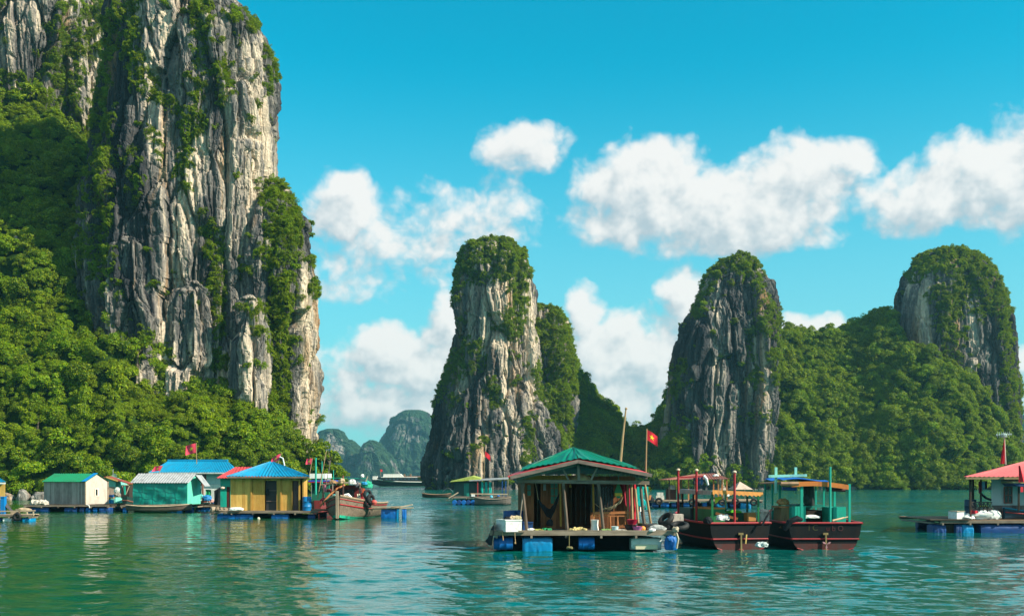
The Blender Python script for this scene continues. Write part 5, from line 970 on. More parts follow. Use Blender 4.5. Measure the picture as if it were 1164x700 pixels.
for q in (.2, .42, .64, .84): p2 = c2 + (O - c2) * q - v * .19; b.beam(p2 + Vector((0, 0, zt)), p2 + Vector((0, 0, ZD)), .025, .025)
part('tie_ropes', b, TEALD, th)
b = MB(); q0 = W(222.5, 540, 113.5); b.prism([q0, q0 + Vector((.9, .2, -1.15)), q0 + Vector((.9, 2.2, -1.15)), q0 + Vector((0, 2.2, 0))], (0, 0, .04)); part('side_awning', b, ROOFGREY, th)
raft(th, x_(144), x_(224), 112.2, 117.5, ZD - .02, [(x_(146), x_(150), 'b'), (x_(196), x_(212), 'b'), (x_(216), x_(224), 'd')], DARKX)
sp = thing('sampan', 'narrow weathered sampan lying along the teal tarp hut', 'boat', (x_(180, 111), 111, 0)); P = hull_pts(6.6, 1.0, lambda t: .62 + .8 * (t - .45) ** 2, lambda t: .05 + .9 * (t - .5) ** 2, lambda t: max(.12, 1 - (2 * t - 1) ** 4), Vector((x_(143, 111), 111, 0)), Vector((1, .03, 0)), Vector((.03, -1, 0)))
h = MB(); make_hull(h, P, 16, .7); part('hull', h, wood((.045, .035, .03), (.19, .145, .11), 'x'), sp); h = MB(); rail_line(h, P, 1, .05, 16); part('gunwale', h, PALEX, sp)
b = MB()
for i in range(4): b.beam((x_(158 + i * 9, 111), 110.75, .72 + .02 * i), (x_(186 + i * 9, 111), 111.1, .75 + .04 * i), .08, .05)
one('bamboo_poles', b, PALEX, 'pale bamboo poles laid along the weathered sampan', 'poles')
# turquoise hut in the gap
Y0 = 133.0; ZD = z_(571.5, 133); sq = thing('floating_house', 'small turquoise hut with red ridge between the grey and teal houses', 'floating house', (x_(124), 134, 0))
w_ = MB(); w_.prism([W(118.5, 571.5, 133), W(131.5, 571.5, 133), W(131.5, 547.5, 133), W(121, 543, 133), W(118.5, 543.5, 133)], (0, 4, 0)); part('wall', w_, TURQ, sq); w_ = MB(); w_.box(x_(112), x_(117.5), 132.6, 136, ZD, z_(546, 133)); part('annex', w_, TURQ, sq)
b = MB(); b.prism([W(111, 544, 132.4), W(120.5, 541, 132.4), W(120.5, 542.3, 132.4), W(111, 545.3, 132.4)], (-.1, 2.2, 0)); b.prism([W(120.5, 541, 132.4), W(146, 549, 132.4), W(146, 550, 132.4), W(120.5, 542.3, 132.4)], (-.15, 2.2, 0)); rf = part('roof', b, paint((.30, .06, .045), .6, .5, 1.2), sq); b = MB(); b.beam(W(120.5, 542, 132.3), W(134, 546.5, 132.3), .1, .16); part('fascia', b, paint((.62, .34, .10), .6, .3), rf)
b = MB(); b.box(x_(114), x_(117.4), 132.5, 132.59, ZD, z_(560, 133)); part('tarpaulin', b, paint((.0, .16, .46), .5, .3), sq); b = MB(); b.beam(W(118.8, 571, 132.7), W(118.8, 549, 132.7), .12); part('post', b, paint((.62, .36, .12), .6, .3), sq)
b = MB(); b.box(x_(120.5), x_(130.5), 132.85, 132.98, z_(562, 133), z_(553, 133)); part('plywood_panel', b, wood((.30, .2, .14), (.52, .38, .28)), sq)
b = MB(); b.box(x_(120), x_(130.5), 132.3, 132.8, z_(564.5, 133), z_(562.3, 133)); part('shelf_cover', b, paint((.0, .11, .42), .5, .3), sq); b = MB(); b.box(x_(119.5), x_(131), 132.25, 132.85, z_(566, 133), z_(564.7, 133)); part('shelf', b, ORANGEX, sq)
for q in (120.5, 124, 127.5): b = MB(); drum(b, (x_(q, 132.3), 132.3, ZD - .1), .2, .5); one('blue_canister', b, BLUET, {120.5: 'left blue canister below the turquoise hut shelf', 124: 'middle blue canister below the turquoise hut shelf', 127.5: 'right blue canister below the turquoise hut shelf'}[q], 'canister', 'blue canisters below the turquoise hut shelf')
raft(sq, x_(112), x_(137), 131.6, 136, ZD - .1, [(x_(113), x_(120), 'b'), (x_(124), x_(134), 'd')], DARKX)
b = MB(); b.blob(W(133, 558, 131.8), (.34, .2, .42), 3, .4); one('white_bundle', b, paint((.66, .68, .6), .7, .4), 'white bundle hung at the right of the turquoise hut', 'bundle'); b = MB(); b.blob(W(133.5, 563, 131.8), (.45, .3, .4), 13, .3); one('net_bundle', b, paint((.28, .25, .2), .9, .6, 7), 'grey net bundle under the white bundle by the turquoise hut', 'net')
dh = thing('satellite_dish', 'small grey dish on a pole behind the turquoise hut', 'dish', W(129, 545, 136)); b = MB(); b.tube([W(128.5, 547, 136), W(128.5, 533, 136)], .03, 5); part('pole', b, STEEL, dh); b = MB(); b.lathe([(.02, .08), (.2, .06), (.34, 0), (.34, -.02), (.02, .05)], W(130, 541, 135.9), 16, 'y'); part('dish', b, paint((.2, .26, .2), .6, .4), dh)
db = thing('work_boat', 'small dark green boat moored bow first between the huts', 'boat', (x_(142, 124), 124, 0)); P = hull_pts(5, 1.7, lambda t: .95 + .5 * (1 - t) ** 2, lambda t: -.2 + .5 * (1 - t) ** 3, lambda t: min(1, .35 + 1.6 * t), Vector((x_(141.5, 123), 123, 0)), Vector((.1, 1, 0)), Vector((1, -.1, 0)))
h = MB(); make_hull(h, P, 12); part('hull', h, paint((.008, .035, .03), .5, .5), db); h = MB(); rail_line(h, P, .7, .05, 12); h.beam(P(0, -1, .7), P(0, 1, .7), .08); part('rub_rail', h, paint((.36, .12, .08), .6, .4), db); b = MB(); b.box(x_(137.5, 124), x_(147, 124), 124, 127, 1.2, z_(551, 124)); part('cabin', b, DARKW, db)
b = MB()
for q0, z0, q1, z1 in ((139, 552, 143, 562), (147, 552, 143.5, 561), (141, 551, 146, 551)): b.beam(W(q0, z0, 123.2), W(q1, z1, 123.2), .08)
part('spar', b, PALEX, db); b = MB(); b.beam(W(142, 562, 123.1), W(141.5, 552, 123.1), .14); part('post', b, TEALP, db)
# white house with broad blue roof
Y0 = 131.0; bh = thing('floating_house', 'white walled house with a long blue hip roof at the back', 'floating house', (x_(222), 133, 0)); ZD = z_(572, 131)
w_ = MB(); w_.box(x_(190), x_(259), 131, 136.5, z_(550, 131), z_(535, 131)); part('wall', w_, paint((.42, .58, .58), .7, .2), bh); w_ = MB(); w_.box(x_(190), x_(259.3), 130.95, 136.55, ZD, z_(550.2, 131)); part('lower_wall', w_, paint((.70, .70, .64), .7, .25), bh)
e = [W(168.5, 536.5, 130), W(269, 536.5, 130), Vector((X(273, 138), 138, z_(536.5, 130))), Vector((x_(168.5, 130), 138, z_(536.5, 130)))]; r0, r1 = W(192, 523.5, 134), W(258, 523.5, 134); c = MB(); corr(c, e[0], e[1], r1, r0, .3, .03); corr(c, e[1], e[2], r1, r1, .3, .03); corr(c, e[2], e[3], r0, r1, .3, .03); corr(c, e[3], e[0], r0, r0, .3, .03); rf = part('roof', c, ROOFBLUE, bh)
b = MB(); b.beam(r0 + Vector((-.1, 0, .05)), r1 + Vector((.1, 0, .05)), .5, .22); part('ridge_cap', b, ROOFBLUE, rf); b = MB(); b.beam(e[0] + Vector((0, .03, -.1)), e[1] + Vector((0, .03, -.1)), .06, .16); part('fascia', b, paint((.5, .56, .56), .6, .3), rf)
window(bh, x_(222), x_(234), z_(551, 131), z_(539, 131), 130.93, paint((.22, .02, .015), .6, .3), PDARK, 2, 1)
b = MB(); b.box(x_(224), x_(232), 130.6, 130.85, z_(547, 131), z_(543, 131)); part('window_awning', b, WHITEC, bh); raft(bh, x_(186), x_(262), 130, 137, ZD, [(x_(190), x_(215), 'd'), (x_(230), x_(255), 'd')], DARKX)
# the platform between the teal and the red roofed huts, and its clutter
Y0 = 117.0; ZD = z_(573.5, 117); pf = thing('floating_platform', 'low floating platform crowded with goods between two huts', 'platform', (x_(232), 118, 0)); raft(pf, x_(222), x_(262), 116.5, 121, ZD, [(x_(223), x_(229), 'd'), (x_(230), x_(240), 'b'), (x_(252), x_(258), 'b')], DARKX)
b = MB(); b.beam(W(230.5, 573, 117.5), W(230.5, 546, 117.5), .16); part('post', b, wood((.15, .06, .04), (.34, .16, .11)), pf); b = MB(); b.beam(W(222, 554.8, 117.6), W(243, 556, 117.6), .1, .08); part('clothes_rail', b, WHITEC, pf)
for i, (q0, q1, zt, zb, col, lb, nm) in enumerate(((221, 224.5, 555, 567, (.02, .06, .05), 'dark curtain hung at the left of the goods platform', 'curtain'), (225, 229, 555, 568, (.01, .26, .16), 'green curtain left of the brown post on the platform', 'curtain'), (234, 240, 556, 566, (.01, .30, .10), 'bright green curtain right of the brown post on the platform', 'curtain'))):
    b = MB(); cloth_hang(b, x_(q0, 117.7), x_(q1, 117.7), 117.7, z_(zt, 117.7), z_(zb, 117.7), i); one(nm, b, paint(col, .7, .3), lb, 'curtain')
b = MB(); b.sheet(lambda a, q: (x_(243.5 + 8 * a + (1 - q) * a * 2, 117.2), 117.2 + .15 * math.sin(a * 9) * q, z_(551.5 + 22 * q + (1 - a) * 6 * (1 - q), 117.2)), 14, 12, .03); b.sm = True; one('black_tarp', b, BLACKT, 'black tarp hung upright on the goods platform', 'tarp')
b = MB(); b.lathe([(.5, 0), (.62, .12), (.66, .14), (.55, .1)], (x_(229.5, 117), 117, z_(570.5, 117)), 16); one('red_tray', b, paint((.6, .12, .06), .6, .3), 'wide red tray on the goods platform', 'tray'); b = MB(); b.lathe([(.6, 0), (.85, .2), (.86, .25)], (x_(230, 117), 117, ZD), 16); one('dark_tub', b, paint((.01, .05, .05), .5, .4), 'wide dark tub under the red tray', 'tub')
for i, (q, z1, rad, col, lb, nm) in enumerate(((225, 565.5, .14, (.8, .7, .03), 'yellow ball float on the goods platform', 'float'), (228.5, 564.5, .26, (.1, .5, .45), 'turquoise bundle on the goods platform', 'bundle'), (235.5, 566.5, .42, (.01, .2, .5), 'blue bundle on the goods platform', 'bundle'), (239.5, 569, .28, (.62, .3, .26), 'pink bundle at the right of the platform goods', 'bundle'), (232.5, 568, .18, (.35, .5, .03), 'lime bundle on the platform behind the red tray', 'bundle'), (242.5, 571, .2, (.02, .16, .45), 'small blue bundle next to the black tarp', 'bundle'))):
    b = MB(); b.blob(W(q, z1, 116.9 + .1 * i), (rad * 1.2, rad, rad), 70 + i, .25); one('platform_' + nm, b, paint(col, .6, .3), lb, nm)
b = MB(); b.tube([W(221, 579, 116.2), W(225, 572, 116.3)], .06, 6); one('yellow_pole', b, paint((.5, .5, .12), .6, .4), 'short yellow pole leaning on the platform edge', 'pole')
# red roofed teal hut
Y0 = 108.0; ZD = z_(576, 108); rt = thing('floating_house', 'teal hut with red roof half hidden by the yellow house', 'floating house', (x_(270), 110, 0))
w_ = MB(); w_.planks((x_(250.5), 108), (x_(257.5), 108), ZD, z_(543, 108), .3); w_.planks((x_(261.5), 108), (x_(295), 108), ZD, z_(543, 108), .3); w_.planks((x_(257), 108), (x_(262), 108), z_(553, 108), z_(543, 108), .3); w_.planks((x_(250.5), 112), (x_(250.5), 108), ZD, z_(543, 108), .3); w_.box(x_(251), x_(294), 111.8, 111.9, ZD, z_(543, 108)); part('wall', w_, TEALP, rt); b = MB(); b.box(x_(257.6), x_(261.4), 108.03, 108.1, ZD, z_(553, 108)); part('door', b, wood((.04, .01, .008), (.14, .03, .02)), rt)
e = [W(245.5, 543, 107.3), W(300, 543, 107.3), Vector((x_(300), 113, z_(543, 107.3))), Vector((x_(245.5), 113, z_(543, 107.3)))]; k0, k1 = W(268, 530.5, 110), W(286, 530.5, 110); c = MB(); corr(c, e[0], e[1], k1, k0, .3, .03); corr(c, e[1], e[2], k1, k1, .3, .03); corr(c, e[2], e[3], k0, k1, .3, .03); corr(c, e[3], e[0], k0, k0, .3, .03); part('roof', c, ROOFRED, rt)
b = MB(); b.blob(W(253, 554.5, 107.8), (.22, .2, .14), 3, .2); part('lamp', b, paint((.7, .5, .4), .6, .3), rt); raft(rt, x_(247), x_(300), 107, 112.5, ZD, [(x_(250), x_(256), 'b'), (x_(270), x_(290), 'b')], DARKX)
# yellow house with blue hip roof
Y0 = 96.0; ZD = z_(580, 96); yh = thing('floating_house', 'yellow board house with a pointed bright blue roof', 'floating house', (x_(304), 98, 0))
raft(yh, x_(241), x_(364), 95, 101.5, ZD, [(x_(250), x_(270), 'b'), (x_(270.5), x_(290), 'b'), (x_(311), x_(330), 'b'), (x_(352), x_(360), 'd')], GREYWOODX)
zt = z_(542.5, 96); w_ = MB(); w_.planks((x_(262), 96), (x_(285), 96), ZD, zt, .24, .03); w_.planks((x_(287), 96), (x_(301), 96), ZD, zt, .24); w_.planks((x_(314.5), 96), (x_(319), 96), ZD, zt, .2); w_.planks((x_(320), 96), (x_(332.3), 96), ZD, zt, .24); w_.planks((x_(301.3), 96), (x_(314.3), 96), z_(546, 96), zt, .24); w_.planks((x_(332.6), 96), (x_(339), 96), z_(546, 96), zt, .24)
w_.planks((x_(345), 95.9), (X(349.3, 101), 101), ZD, zt, .24); w_.planks((x_(262, 96), 101), (x_(262), 96), ZD, zt, .24); w_.box(x_(263), X(348.5, 101), 100.9, 101, ZD, zt); part('wall', w_, YELLOWW, yh)
b = MB()
for q in (286, 319.5, 340.5, 345): b.beam((x_(q), 95.93, ZD), (x_(q), 95.93, zt), .13, .1)
b.beam((x_(262), 95.93, zt - .06), (x_(346), 95.93, zt - .06), .1, .1); part('frame', b, YELLOWD, yh)
b = MB(); b.box(x_(301.6), x_(314), 96.3, 96.36, ZD, z_(546.2, 96)); dd = part('door', b, paint((.035, .03, .03), .6, .4), yh); b = MB()
for q in (557, 569): b.box(x_(302), x_(313.5), 96.2, 96.28, z_(q + .7, 96), z_(q, 96))
part('door_rail', b, wood((.1, .06, .05), (.24, .17, .15), 'x'), dd); b = MB(); b.blob(W(304, 560, 96.1), (.14, .1, .42), 5, .2); part('hanging_coat', b, BLACKT, dd)
b = MB(); b.planks((x_(333), 96.1), (x_(339.5), 96.1), ZD, z_(546.2, 96), .2); part('door', b, wood((.05, .03, .03), (.13, .08, .075)), yh, label='narrow dark brown door on the right')
e = [W(256.5, 541, 95.2), W(351.5, 541, 95.2), Vector((X(352.5, 102), 102, z_(541, 95.2))), Vector((x_(256.5, 95.2), 102, z_(541, 95.2)))]; pk = W(306.5, 524.5, 98.4); pk2 = pk + Vector((.3, 0, 0)); c = MB()
corr(c, e[0], e[1], pk2, pk, .28, .035); corr(c, e[1], e[2], pk2, pk2, .28, .035); corr(c, e[2], e[3], pk, pk2, .28, .035); corr(c, e[3], e[0], pk, pk, .28, .035); rf = part('roof', c, ROOFBLUE, yh); b = MB(); b.beam(e[0] + Vector((.1, .05, -.1)), e[1] + Vector((-.1, .05, -.1)), .06, .12); b.beam(e[1] + Vector((-.1, .05, -.1)), e[2] + Vector((-.1, 0, -.1)), .06, .12); part('fascia', b, GREYWOODX, rf)
b = MB(); drum(b, (x_(349, 95.6), 95.6, ZD), .38, 1.22); one('blue_drum', b, paint((.0, .19, .48), .45, .4, 3), 'tall bright blue drum at the right of the yellow house', 'drum')
b = MB(); b.blob((x_(269, 95), 95, ZD + .14), (.62, .3, .2), 81, .25, 3); one('white_sack', b, WHITEC, 'white sack on the front deck of the yellow house', 'sack'); pile(x_(244), x_(260), 95.2, ZD, wood((.14, .1, .07), (.42, .33, .24)), 4, 'brown net heap at the left deck corner of the yellow house', hgt=.26, r_=.3, seed=83)
b = MB(); b.blob(W(294, 589, 94.7), (.12, .12, .12), 2, .1); one('buoy', b, paint((.72, .66, .5), .6, .3), 'small cream buoy tied under the yellow house deck', 'buoy')
# far left house
Y0 = 90.0; ZD = z_(584, 90); fl = thing('floating_house', 'yellow house with blue roof edge cut by the left frame side', 'floating house', (x_(-40), 92, 0))
w_ = MB(); w_.planks((x_(-70), 90.5), (x_(2.4), 90.5), ZD, z_(547, 90), .24); w_.planks((x_(2.4), 90.5), (X(2.0, 95), 95), ZD, z_(547, 90), .24); part('wall', w_, YELLOWW, fl)
c = MB(); corr(c, W(-75, 547.5, 89.8), W(6, 547.5, 89.8), W(-20, 532, 92.5), W(-30, 532, 92.5), .28, .035); corr(c, W(6, 547.5, 89.8), Vector((X(6, 96), 96, z_(547.5, 90))), W(-20, 532, 92.5), W(-20, 532, 92.5), .28, .035); rf = part('roof', c, ROOFBLUE, fl); b = MB(); b.beam(W(-75, 549, 89.85), W(6, 549, 89.85), .08, .12); part('fascia', b, WHITEC, rf)
raft(fl, x_(-80), x_(39), 89.5, 91.0, ZD, [(x_(-10), x_(4), 'd'), (x_(5.5), x_(15.5), 's'), (x_(19), x_(26), 'd'), (x_(27), x_(37), 'w')], PALEX); b = MB(); b.beam(W(-20, 581.3, 89.6), W(40, 580, 89.6), .08, .1)
for q in (22, 31, 38): b.beam(W(q, 586, 89.6), W(q, 580, 89.6), .08)
part('rail', b, PALEX, fl)
b = MB(); b.box(x_(1), x_(5.6), 89.9, 90.3, ZD, z_(565, 90)); b.box(x_(.8), x_(5.8), 89.85, 90.35, z_(565, 90), z_(564, 90)); one('blue_locker', b, paint((.0, .18, .5), .5, .3), 'bright blue upright locker at the left frame side', 'locker'); tyre(W(19.5, 587, 89.2), (0, 1, 0), .24, .12, 'black tyre hung on the far left raft'); b = MB(); b.sheet(lambda a, q: (x_(6 + 8 * a, 90), 90 + .6 * q, ZD + .85 * (1 - a) ** .8 * (1 - .6 * abs(q - .5)) + .03), 10, 8, .03); b.sm = True; one('grey_tarp', b, paint((.05, .045, .05), .7, .5), 'dark grey tarp heaped on the far left raft', 'tarp'); b = MB(); b.blob((x_(26, 90), 90.2, ZD + .3), (.62, .3, .22), 91, .2); one('tan_mat', b, paint((.5, .36, .22), .8, .4), 'folded tan mat on the far left raft', 'mat'); b = MB(); b.box(x_(12, 90), x_(21, 90), 90.0, 90.4, ZD + .01, ZD + .18); one('plank_stack', b, PALEX, 'pale planks stacked on the far left raft', 'planks')
# ================================================================== NET BOAT, RAFT, FAR BOATS, PAVILION
Y0 = 93.0
nb = thing('fishing_boat', 'worn wooden fishing boat heaped with gear beside the yellow house', 'boat', (x_(391), 95, 0))
P = hull_pts(9.5, 4.1, lambda t: 1.25 + .75 * (1 - t) ** 3, lambda t: -.3 + .3 * (1 - t) ** 4, lambda t: min(1, .10 + 1.25 * (t * 1.9) ** .75) if t < .45 else 1.0, Vector((x_(384.5), 92.6, 0)), Vector((.12, .99, 0)), Vector((.99, -.12, 0)))
h = MB(); make_hull(h, P, 20, .85); h.sm = True; hl = part('hull', h, wood((.075, .055, .042), (.30, .22, .16), 'y'), nb); h = MB(); rail_line(h, P, 1, .09, 20); part('gunwale', h, PALEX, hl); h = MB(); rail_line(h, P, .72, .06, 20); rail_line(h, P, .9, .04, 20); part('rub_rail', h, REDP, hl)
h = MB(); h.beam(P(0, 0, 0) + Vector((0, -.12, .1)), P(0, 0, 1) + Vector((0, -.2, .4)), .22, .22); part('stem_post', h, wood((.2, .14, .1), (.45, .34, .24)), hl)
h = MB()
for i in range(20):
    for s_ in (-1, 1): a, b_ = P(i / 20, s_, .22), P((i + 1) / 20, s_, .22); c, d = P(i / 20, s_, .0) , P((i + 1) / 20, s_, .0); n_ = Vector((s_ * .04, -.03, -.01)); a2, b2 = P(i / 20, s_, .45), P((i + 1) / 20, s_, .45); h.prism([a + n_, b_ + n_, b_.lerp(b2, .55) + n_, a.lerp(a2, .55) + n_], n_ * .5)
part('bottom_paint', h, paint((.02, .42, .26), .6, .6), hl)
zc = z_(550, 97); b = MB(); b.sheet(lambda a, q: (x_(366 + 46 * a, 97), 96 + 5 * q, zc + .18 * math.sin(math.pi * a)), 16, 6, .1); cn = part('canopy', b, wood((.16, .12, .09), (.36, .29, .23), 'x'), nb); b = MB(); b.box(x_(372, 97), x_(408, 97), 98.5, 101, 1.3, zc - .1); part('cabin', b, paint((.16, .02, .02), .6, .5), nb); b = MB(); b.box(x_(384, 97), x_(400, 97), 98.42, 98.48, 1.8, zc - .5); part('cabin_opening', b, PDARK, nb)
for q, yy in ((368, 96.2), (378, 96), (390, 95.4), (409, 96.2), (411, 100.5), (367, 100.5)): b = MB(); b.tube([(X(q, yy), yy, 1.1), (X(q, yy), yy, zc)], .07, 6); part('post', b, GREYWOOD, nb)
for (q0, z0, q1, z1, yy, mt, rad, lb) in ((359, 562, 359, 520, 95, TEALP, .10, 'thick green mast at the left'), (366, 560, 366, 524, 97, TEALP, .06, None), (361, 566, 371, 512, 95.5, BAMBOO, .05, None), (366, 572, 376, 523, 96, GREYWOOD, .05, None), (390, 563, 390, 540, 95, paint((.3, .05, .05), .6, .4), .06, None), (379, 548, 379, 534, 97, TEALP, .05, None), (411, 560, 418, 541, 95.4, PALEX, .06, None)):
    b = MB(); b.tube([W(q0, z0, yy), W(q1, z1, yy)], [rad, rad * .7], 6); part('mast', b, mt, nb, label=lb)
b = MB(); b.tube([W(364, 575, 94.5), W(374, 563, 95), W(383, 555, 95.5), W(392, 551, 96)], .08, 6); part('boom', b, ORANGEX, nb); b = MB(); b.beam(W(372, 543, 96), W(394, 543, 96), .05, .05); b.beam(W(396, 543.5, 98), W(416, 543.5, 98), .05, .05); part('yard', b, TEALP, nb)
for i, (q0, z0, q1, z1, col, lb, nm) in enumerate(((396, 545, 405, 551, (.7, .66, .62), 'white bundle on the canopy of the worn boat', 'bundle'), (374, 546, 384, 550, (.4, .22, .1), 'brown bundle left on the canopy of the worn boat', 'bundle'), (385, 544, 392, 550, (.5, .36, .22), 'tan bundle in the middle of the worn boat canopy', 'bundle'), (378, 562, 384, 567, (.1, .5, .46), 'turquoise bundle on the bow of the worn boat', 'bundle'), (377, 565, 383, 568, (.6, .04, .06), 'red and white bundle on the bow of the worn boat', 'bundle'), (385, 566, 393, 571, (.4, .28, .15), 'tan net heap on the bow of the worn boat', 'net'), (405, 567, 410, 572, (.02, .14, .5), 'blue bundle on the right gunwale of the worn boat', 'bundle'), (410, 568, 414, 574, (.0, .2, .55), 'bright blue bag at the right side of the worn boat', 'bag'), (404, 548, 408, 555, (.1, .1, .12), 'grey bundle hung under the canopy of the worn boat', 'bundle'), (370, 556, 377, 560, (.15, .02, .02), 'dark red bundle at the left of the worn boat', 'bundle'), (364, 566, 372, 570, (.45, .03, .06), 'crimson net heap at the left of the worn boat', 'net'))):
    b = MB(); yy = 94.6 + .12 * i; b.blob(W((q0 + q1) / 2, (z0 + z1) / 2, yy), ((q1 - q0) / 2 * yy / F, .3, (z1 - z0) / 2 * yy / F * 1.2), 100 + i, .3); one('gear_' + nm, b, paint(col, .75, .4, 4), lb, nm)
b = MB(); b.tube([W(391, 569, 94), W(393, 562.5, 94.1), W(395, 562, 94.1), W(399, 565.5, 94.2)], [.17, .17, .16, .13], 8); b.sm = True; one('white_pipe', b, WHITEC, 'bent white pipe standing on the bow of the worn boat', 'pipe')
for i, (q0, q1, zt, zb, col, lb) in enumerate(((368, 371, 551, 559.5, (.66, .2, .26), 'pink cloth hanging at the left of the worn boat'), (412, 415, 555, 564, (.62, .12, .05), 'red orange cloth hung at the right of the worn boat'), (406, 409.5, 561, 568, (.7, .6, .45), 'cream cloth hung on the right rail of the worn boat'), (410, 412.5, 560, 568, (.5, .02, .03), 'red cloth hung on the right rail of the worn boat'))):
    b = MB(); cloth_hang(b, x_(q0, 95.3), x_(q1, 95.3), 95.3, z_(zt, 95.3), z_(zb, 95.3), i); one('hanging_cloth', b, paint(col, .8, .2), lb, 'cloth')
b = MB(); b.blob(W(417, 552, 95.6), (.5, .35, .42), 121, .35, 3); one('green_net', b, paint((.02, .36, .22), .85, .4, 6), 'bright green net hung at the right of the worn boat canopy', 'net'); b = MB(); b.blob(W(414.5, 549.5, 95.2), (.25, .2, .16), 122, .3); one('blue_cloth', b, paint((.02, .3, .6), .8, .3), 'light blue cloth beside the bright green net', 'cloth')
for q, z1, r2, lb in ((418, 562, .36, 'upper left black tyre fender on the worn boat side'), (421.5, 567, .34, 'black tyre fender in the middle of the worn boat side'), (418.5, 571, .3, 'lowest black tyre fender on the worn boat side')): tyre(W(q, z1, 95), (.75, -.6, .1), r2, .13, lb, 'tyre fenders on the worn boat')
b = MB(); b.lathe([(.05, -.2), (.2, -.15), (.26, 0), (.2, .15), (.05, .2)], W(425, 570.5, 95), 12); one('red_buoy', b, paint((.6, .08, .06), .5, .3), 'red and white buoy hung right of the tyre fenders', 'buoy')
b = MB(); b.blob(W(412, 541, 98), (.15, .12, .2), 4, .2); one('white_box', b, WHITEC, 'small white bundle on the green yard of the worn boat', 'bundle')
# cabin boat behind
Y0 = 103; cb = thing('cabin_boat', 'green cabin boat with blue red roof rim behind the worn boat', 'boat', (x_(361), 105, 0)); P = hull_pts(7, 2.2, lambda t: 1.0 + .4 * (1 - t) ** 2, lambda t: -.3, lambda t: min(1, .3 + 2 * t), Vector((x_(361), 103, 0)), Vector((0, 1, 0)), Vector((1, 0, 0)))
h = MB(); make_hull(h, P, 12); part('hull', h, paint((.2, .03, .03), .6, .5), cb); b = MB(); b.box(x_(351), x_(371), 104.5, 108, 1, z_(547.5, 104)); part('cabin', b, paint((.01, .15, .10), .6, .4), cb); b = MB(); b.box(x_(353), x_(358), 104.42, 104.48, z_(557, 104), z_(550, 104)); part('window', b, PDARK, cb); b = MB(); b.box(x_(348), x_(376), 104, 108.5, z_(547.2, 104), z_(545.5, 104)); rf = part('roof', b, paint((.01, .06, .42), .5, .3), cb); b = MB(); b.box(x_(348), x_(376), 103.94, 103.99, z_(548.2, 104), z_(547.2, 104)); part('roof_rim', b, REDP, rf)
wb = thing('white_boat', 'white roofed boat farther behind the green cabin boat', 'boat', (x_(360, 120), 120, 0)); b = MB(); b.box(x_(352, 120), x_(370, 120), 120, 124, z_(543.5, 120), z_(538, 120)); part('roof', b, WHITEC, wb); b = MB(); b.box(x_(353, 120), x_(369, 120), 120.4, 124, .9, z_(543.6, 120)); part('cabin', b, paint((.3, .28, .26), .7, .4), wb); P = hull_pts(7, 2.4, lambda t: 1.0 + .4 * (1 - t) ** 2, lambda t: -.3, lambda t: min(1, .3 + 2 * t), Vector((x_(361, 119), 119, 0)), Vector((0, 1, 0)), Vector((1, 0, 0))); h = MB(); make_hull(h, P, 12); part('hull', h, DARKW, wb)
# plank raft with blue floats
Y0 = 95.5; pr = thing('plank_raft', 'narrow plank walkway on blue floats right of the worn boat', 'raft', (x_(445), 96, 0)); b = MB()
for i, (q0, z0, q1, z1) in enumerate(((418, 576.5, 456, 575.5), (419, 578.5, 470, 576.8), (455, 576, 469, 573.2), (424, 579, 466, 577))): b.beam(W(q0, z0, 95.2 + i * .28), W(q1, z1, 95.2 + i * .28), .24, .10)
b.beam(W(447, 576.5, 95), W(452, 576.2, 96.4), .3, .13); part('plank', b, PALEX, pr)
for q0, q1 in ((433.5, 451), (457, 461.5)): b = MB(); wrapped(b, x_(q0), x_(q1), 95.3, 96.1, -.2, z_(578, 95.5), int(q0)); part('float', b, BLUEF, pr)
b = MB(); b.box(x_(451.2), x_(453.2), 95.25, 95.9, -.1, z_(578, 95.5)); part('float', b, BLUET, pr)
for q in (463, 465, 467): b = MB(); b.tube([W(q, 577, 95.5), W(q, 586, 95.5)], .025, 5); part('stake', b, GREYWOOD, pr)
# cruise ship, sampan
Y0 = 480.0; cs = thing('cruise_ship', 'long black and white cruise ship in the far channel', 'ship', (x_(462), 480, 0)); L1 = x_(505) - x_(424)
P = hull_pts(L1, 8, lambda t: z_(546, 480) + .3 + 1.6 * (1 - t) ** 4, lambda t: -1 + 2 * (1 - t) ** 6, lambda t: min(1, .1 + 1.9 * t), Vector((x_(423), 480, 0)), Vector((1, .05, 0)), Vector((.05, -1, 0))); h = MB(); make_hull(h, P, 20, .95); part('hull', h, paint((.014, .016, .02), .4, .3), cs); h = MB(); rail_line(h, P, .80, .22, 20); part('rub_rail', h, WHITEC, cs)
b = MB(); b.box(x_(436), x_(500), 477.5, 482.5, z_(546, 480), z_(542.6, 480)); dk = part('cabin_deck', b, paint((.03, .03, .036), .4, .3), cs); b = MB(); b.box(x_(434), x_(502), 477.2, 482.8, z_(542.5, 480), z_(541.8, 480)); part('deck_edge', b, WHITEC, dk)
for i in range(12): b = MB(); b.box(x_(439 + i * 4.2), x_(441.2 + i * 4.2), 477.4, 477.48, z_(545.2, 480), z_(543.4, 480)); part('window', b, paint((.06, .12, .16), .2, .2), dk)
b = MB(); b.prism([W(435.5, 541.7, 477.6), W(436, 538.4, 477.6), W(455, 538.4, 477.6), W(459, 541.7, 477.6)], (0, 4.5, 0)); part('sun_roof', b, WHITEC, cs); b = MB(); b.box(x_(460), x_(492), 478, 482, z_(541.7, 480), z_(541, 480)); part('upper_deck', b, paint((.3, .14, .09), .6, .3), cs); b = MB(); b.box(x_(424), x_(429), 478.5, 481.5, z_(545, 480), z_(541, 480)); part('bow_cabin', b, WHITEC, cs)
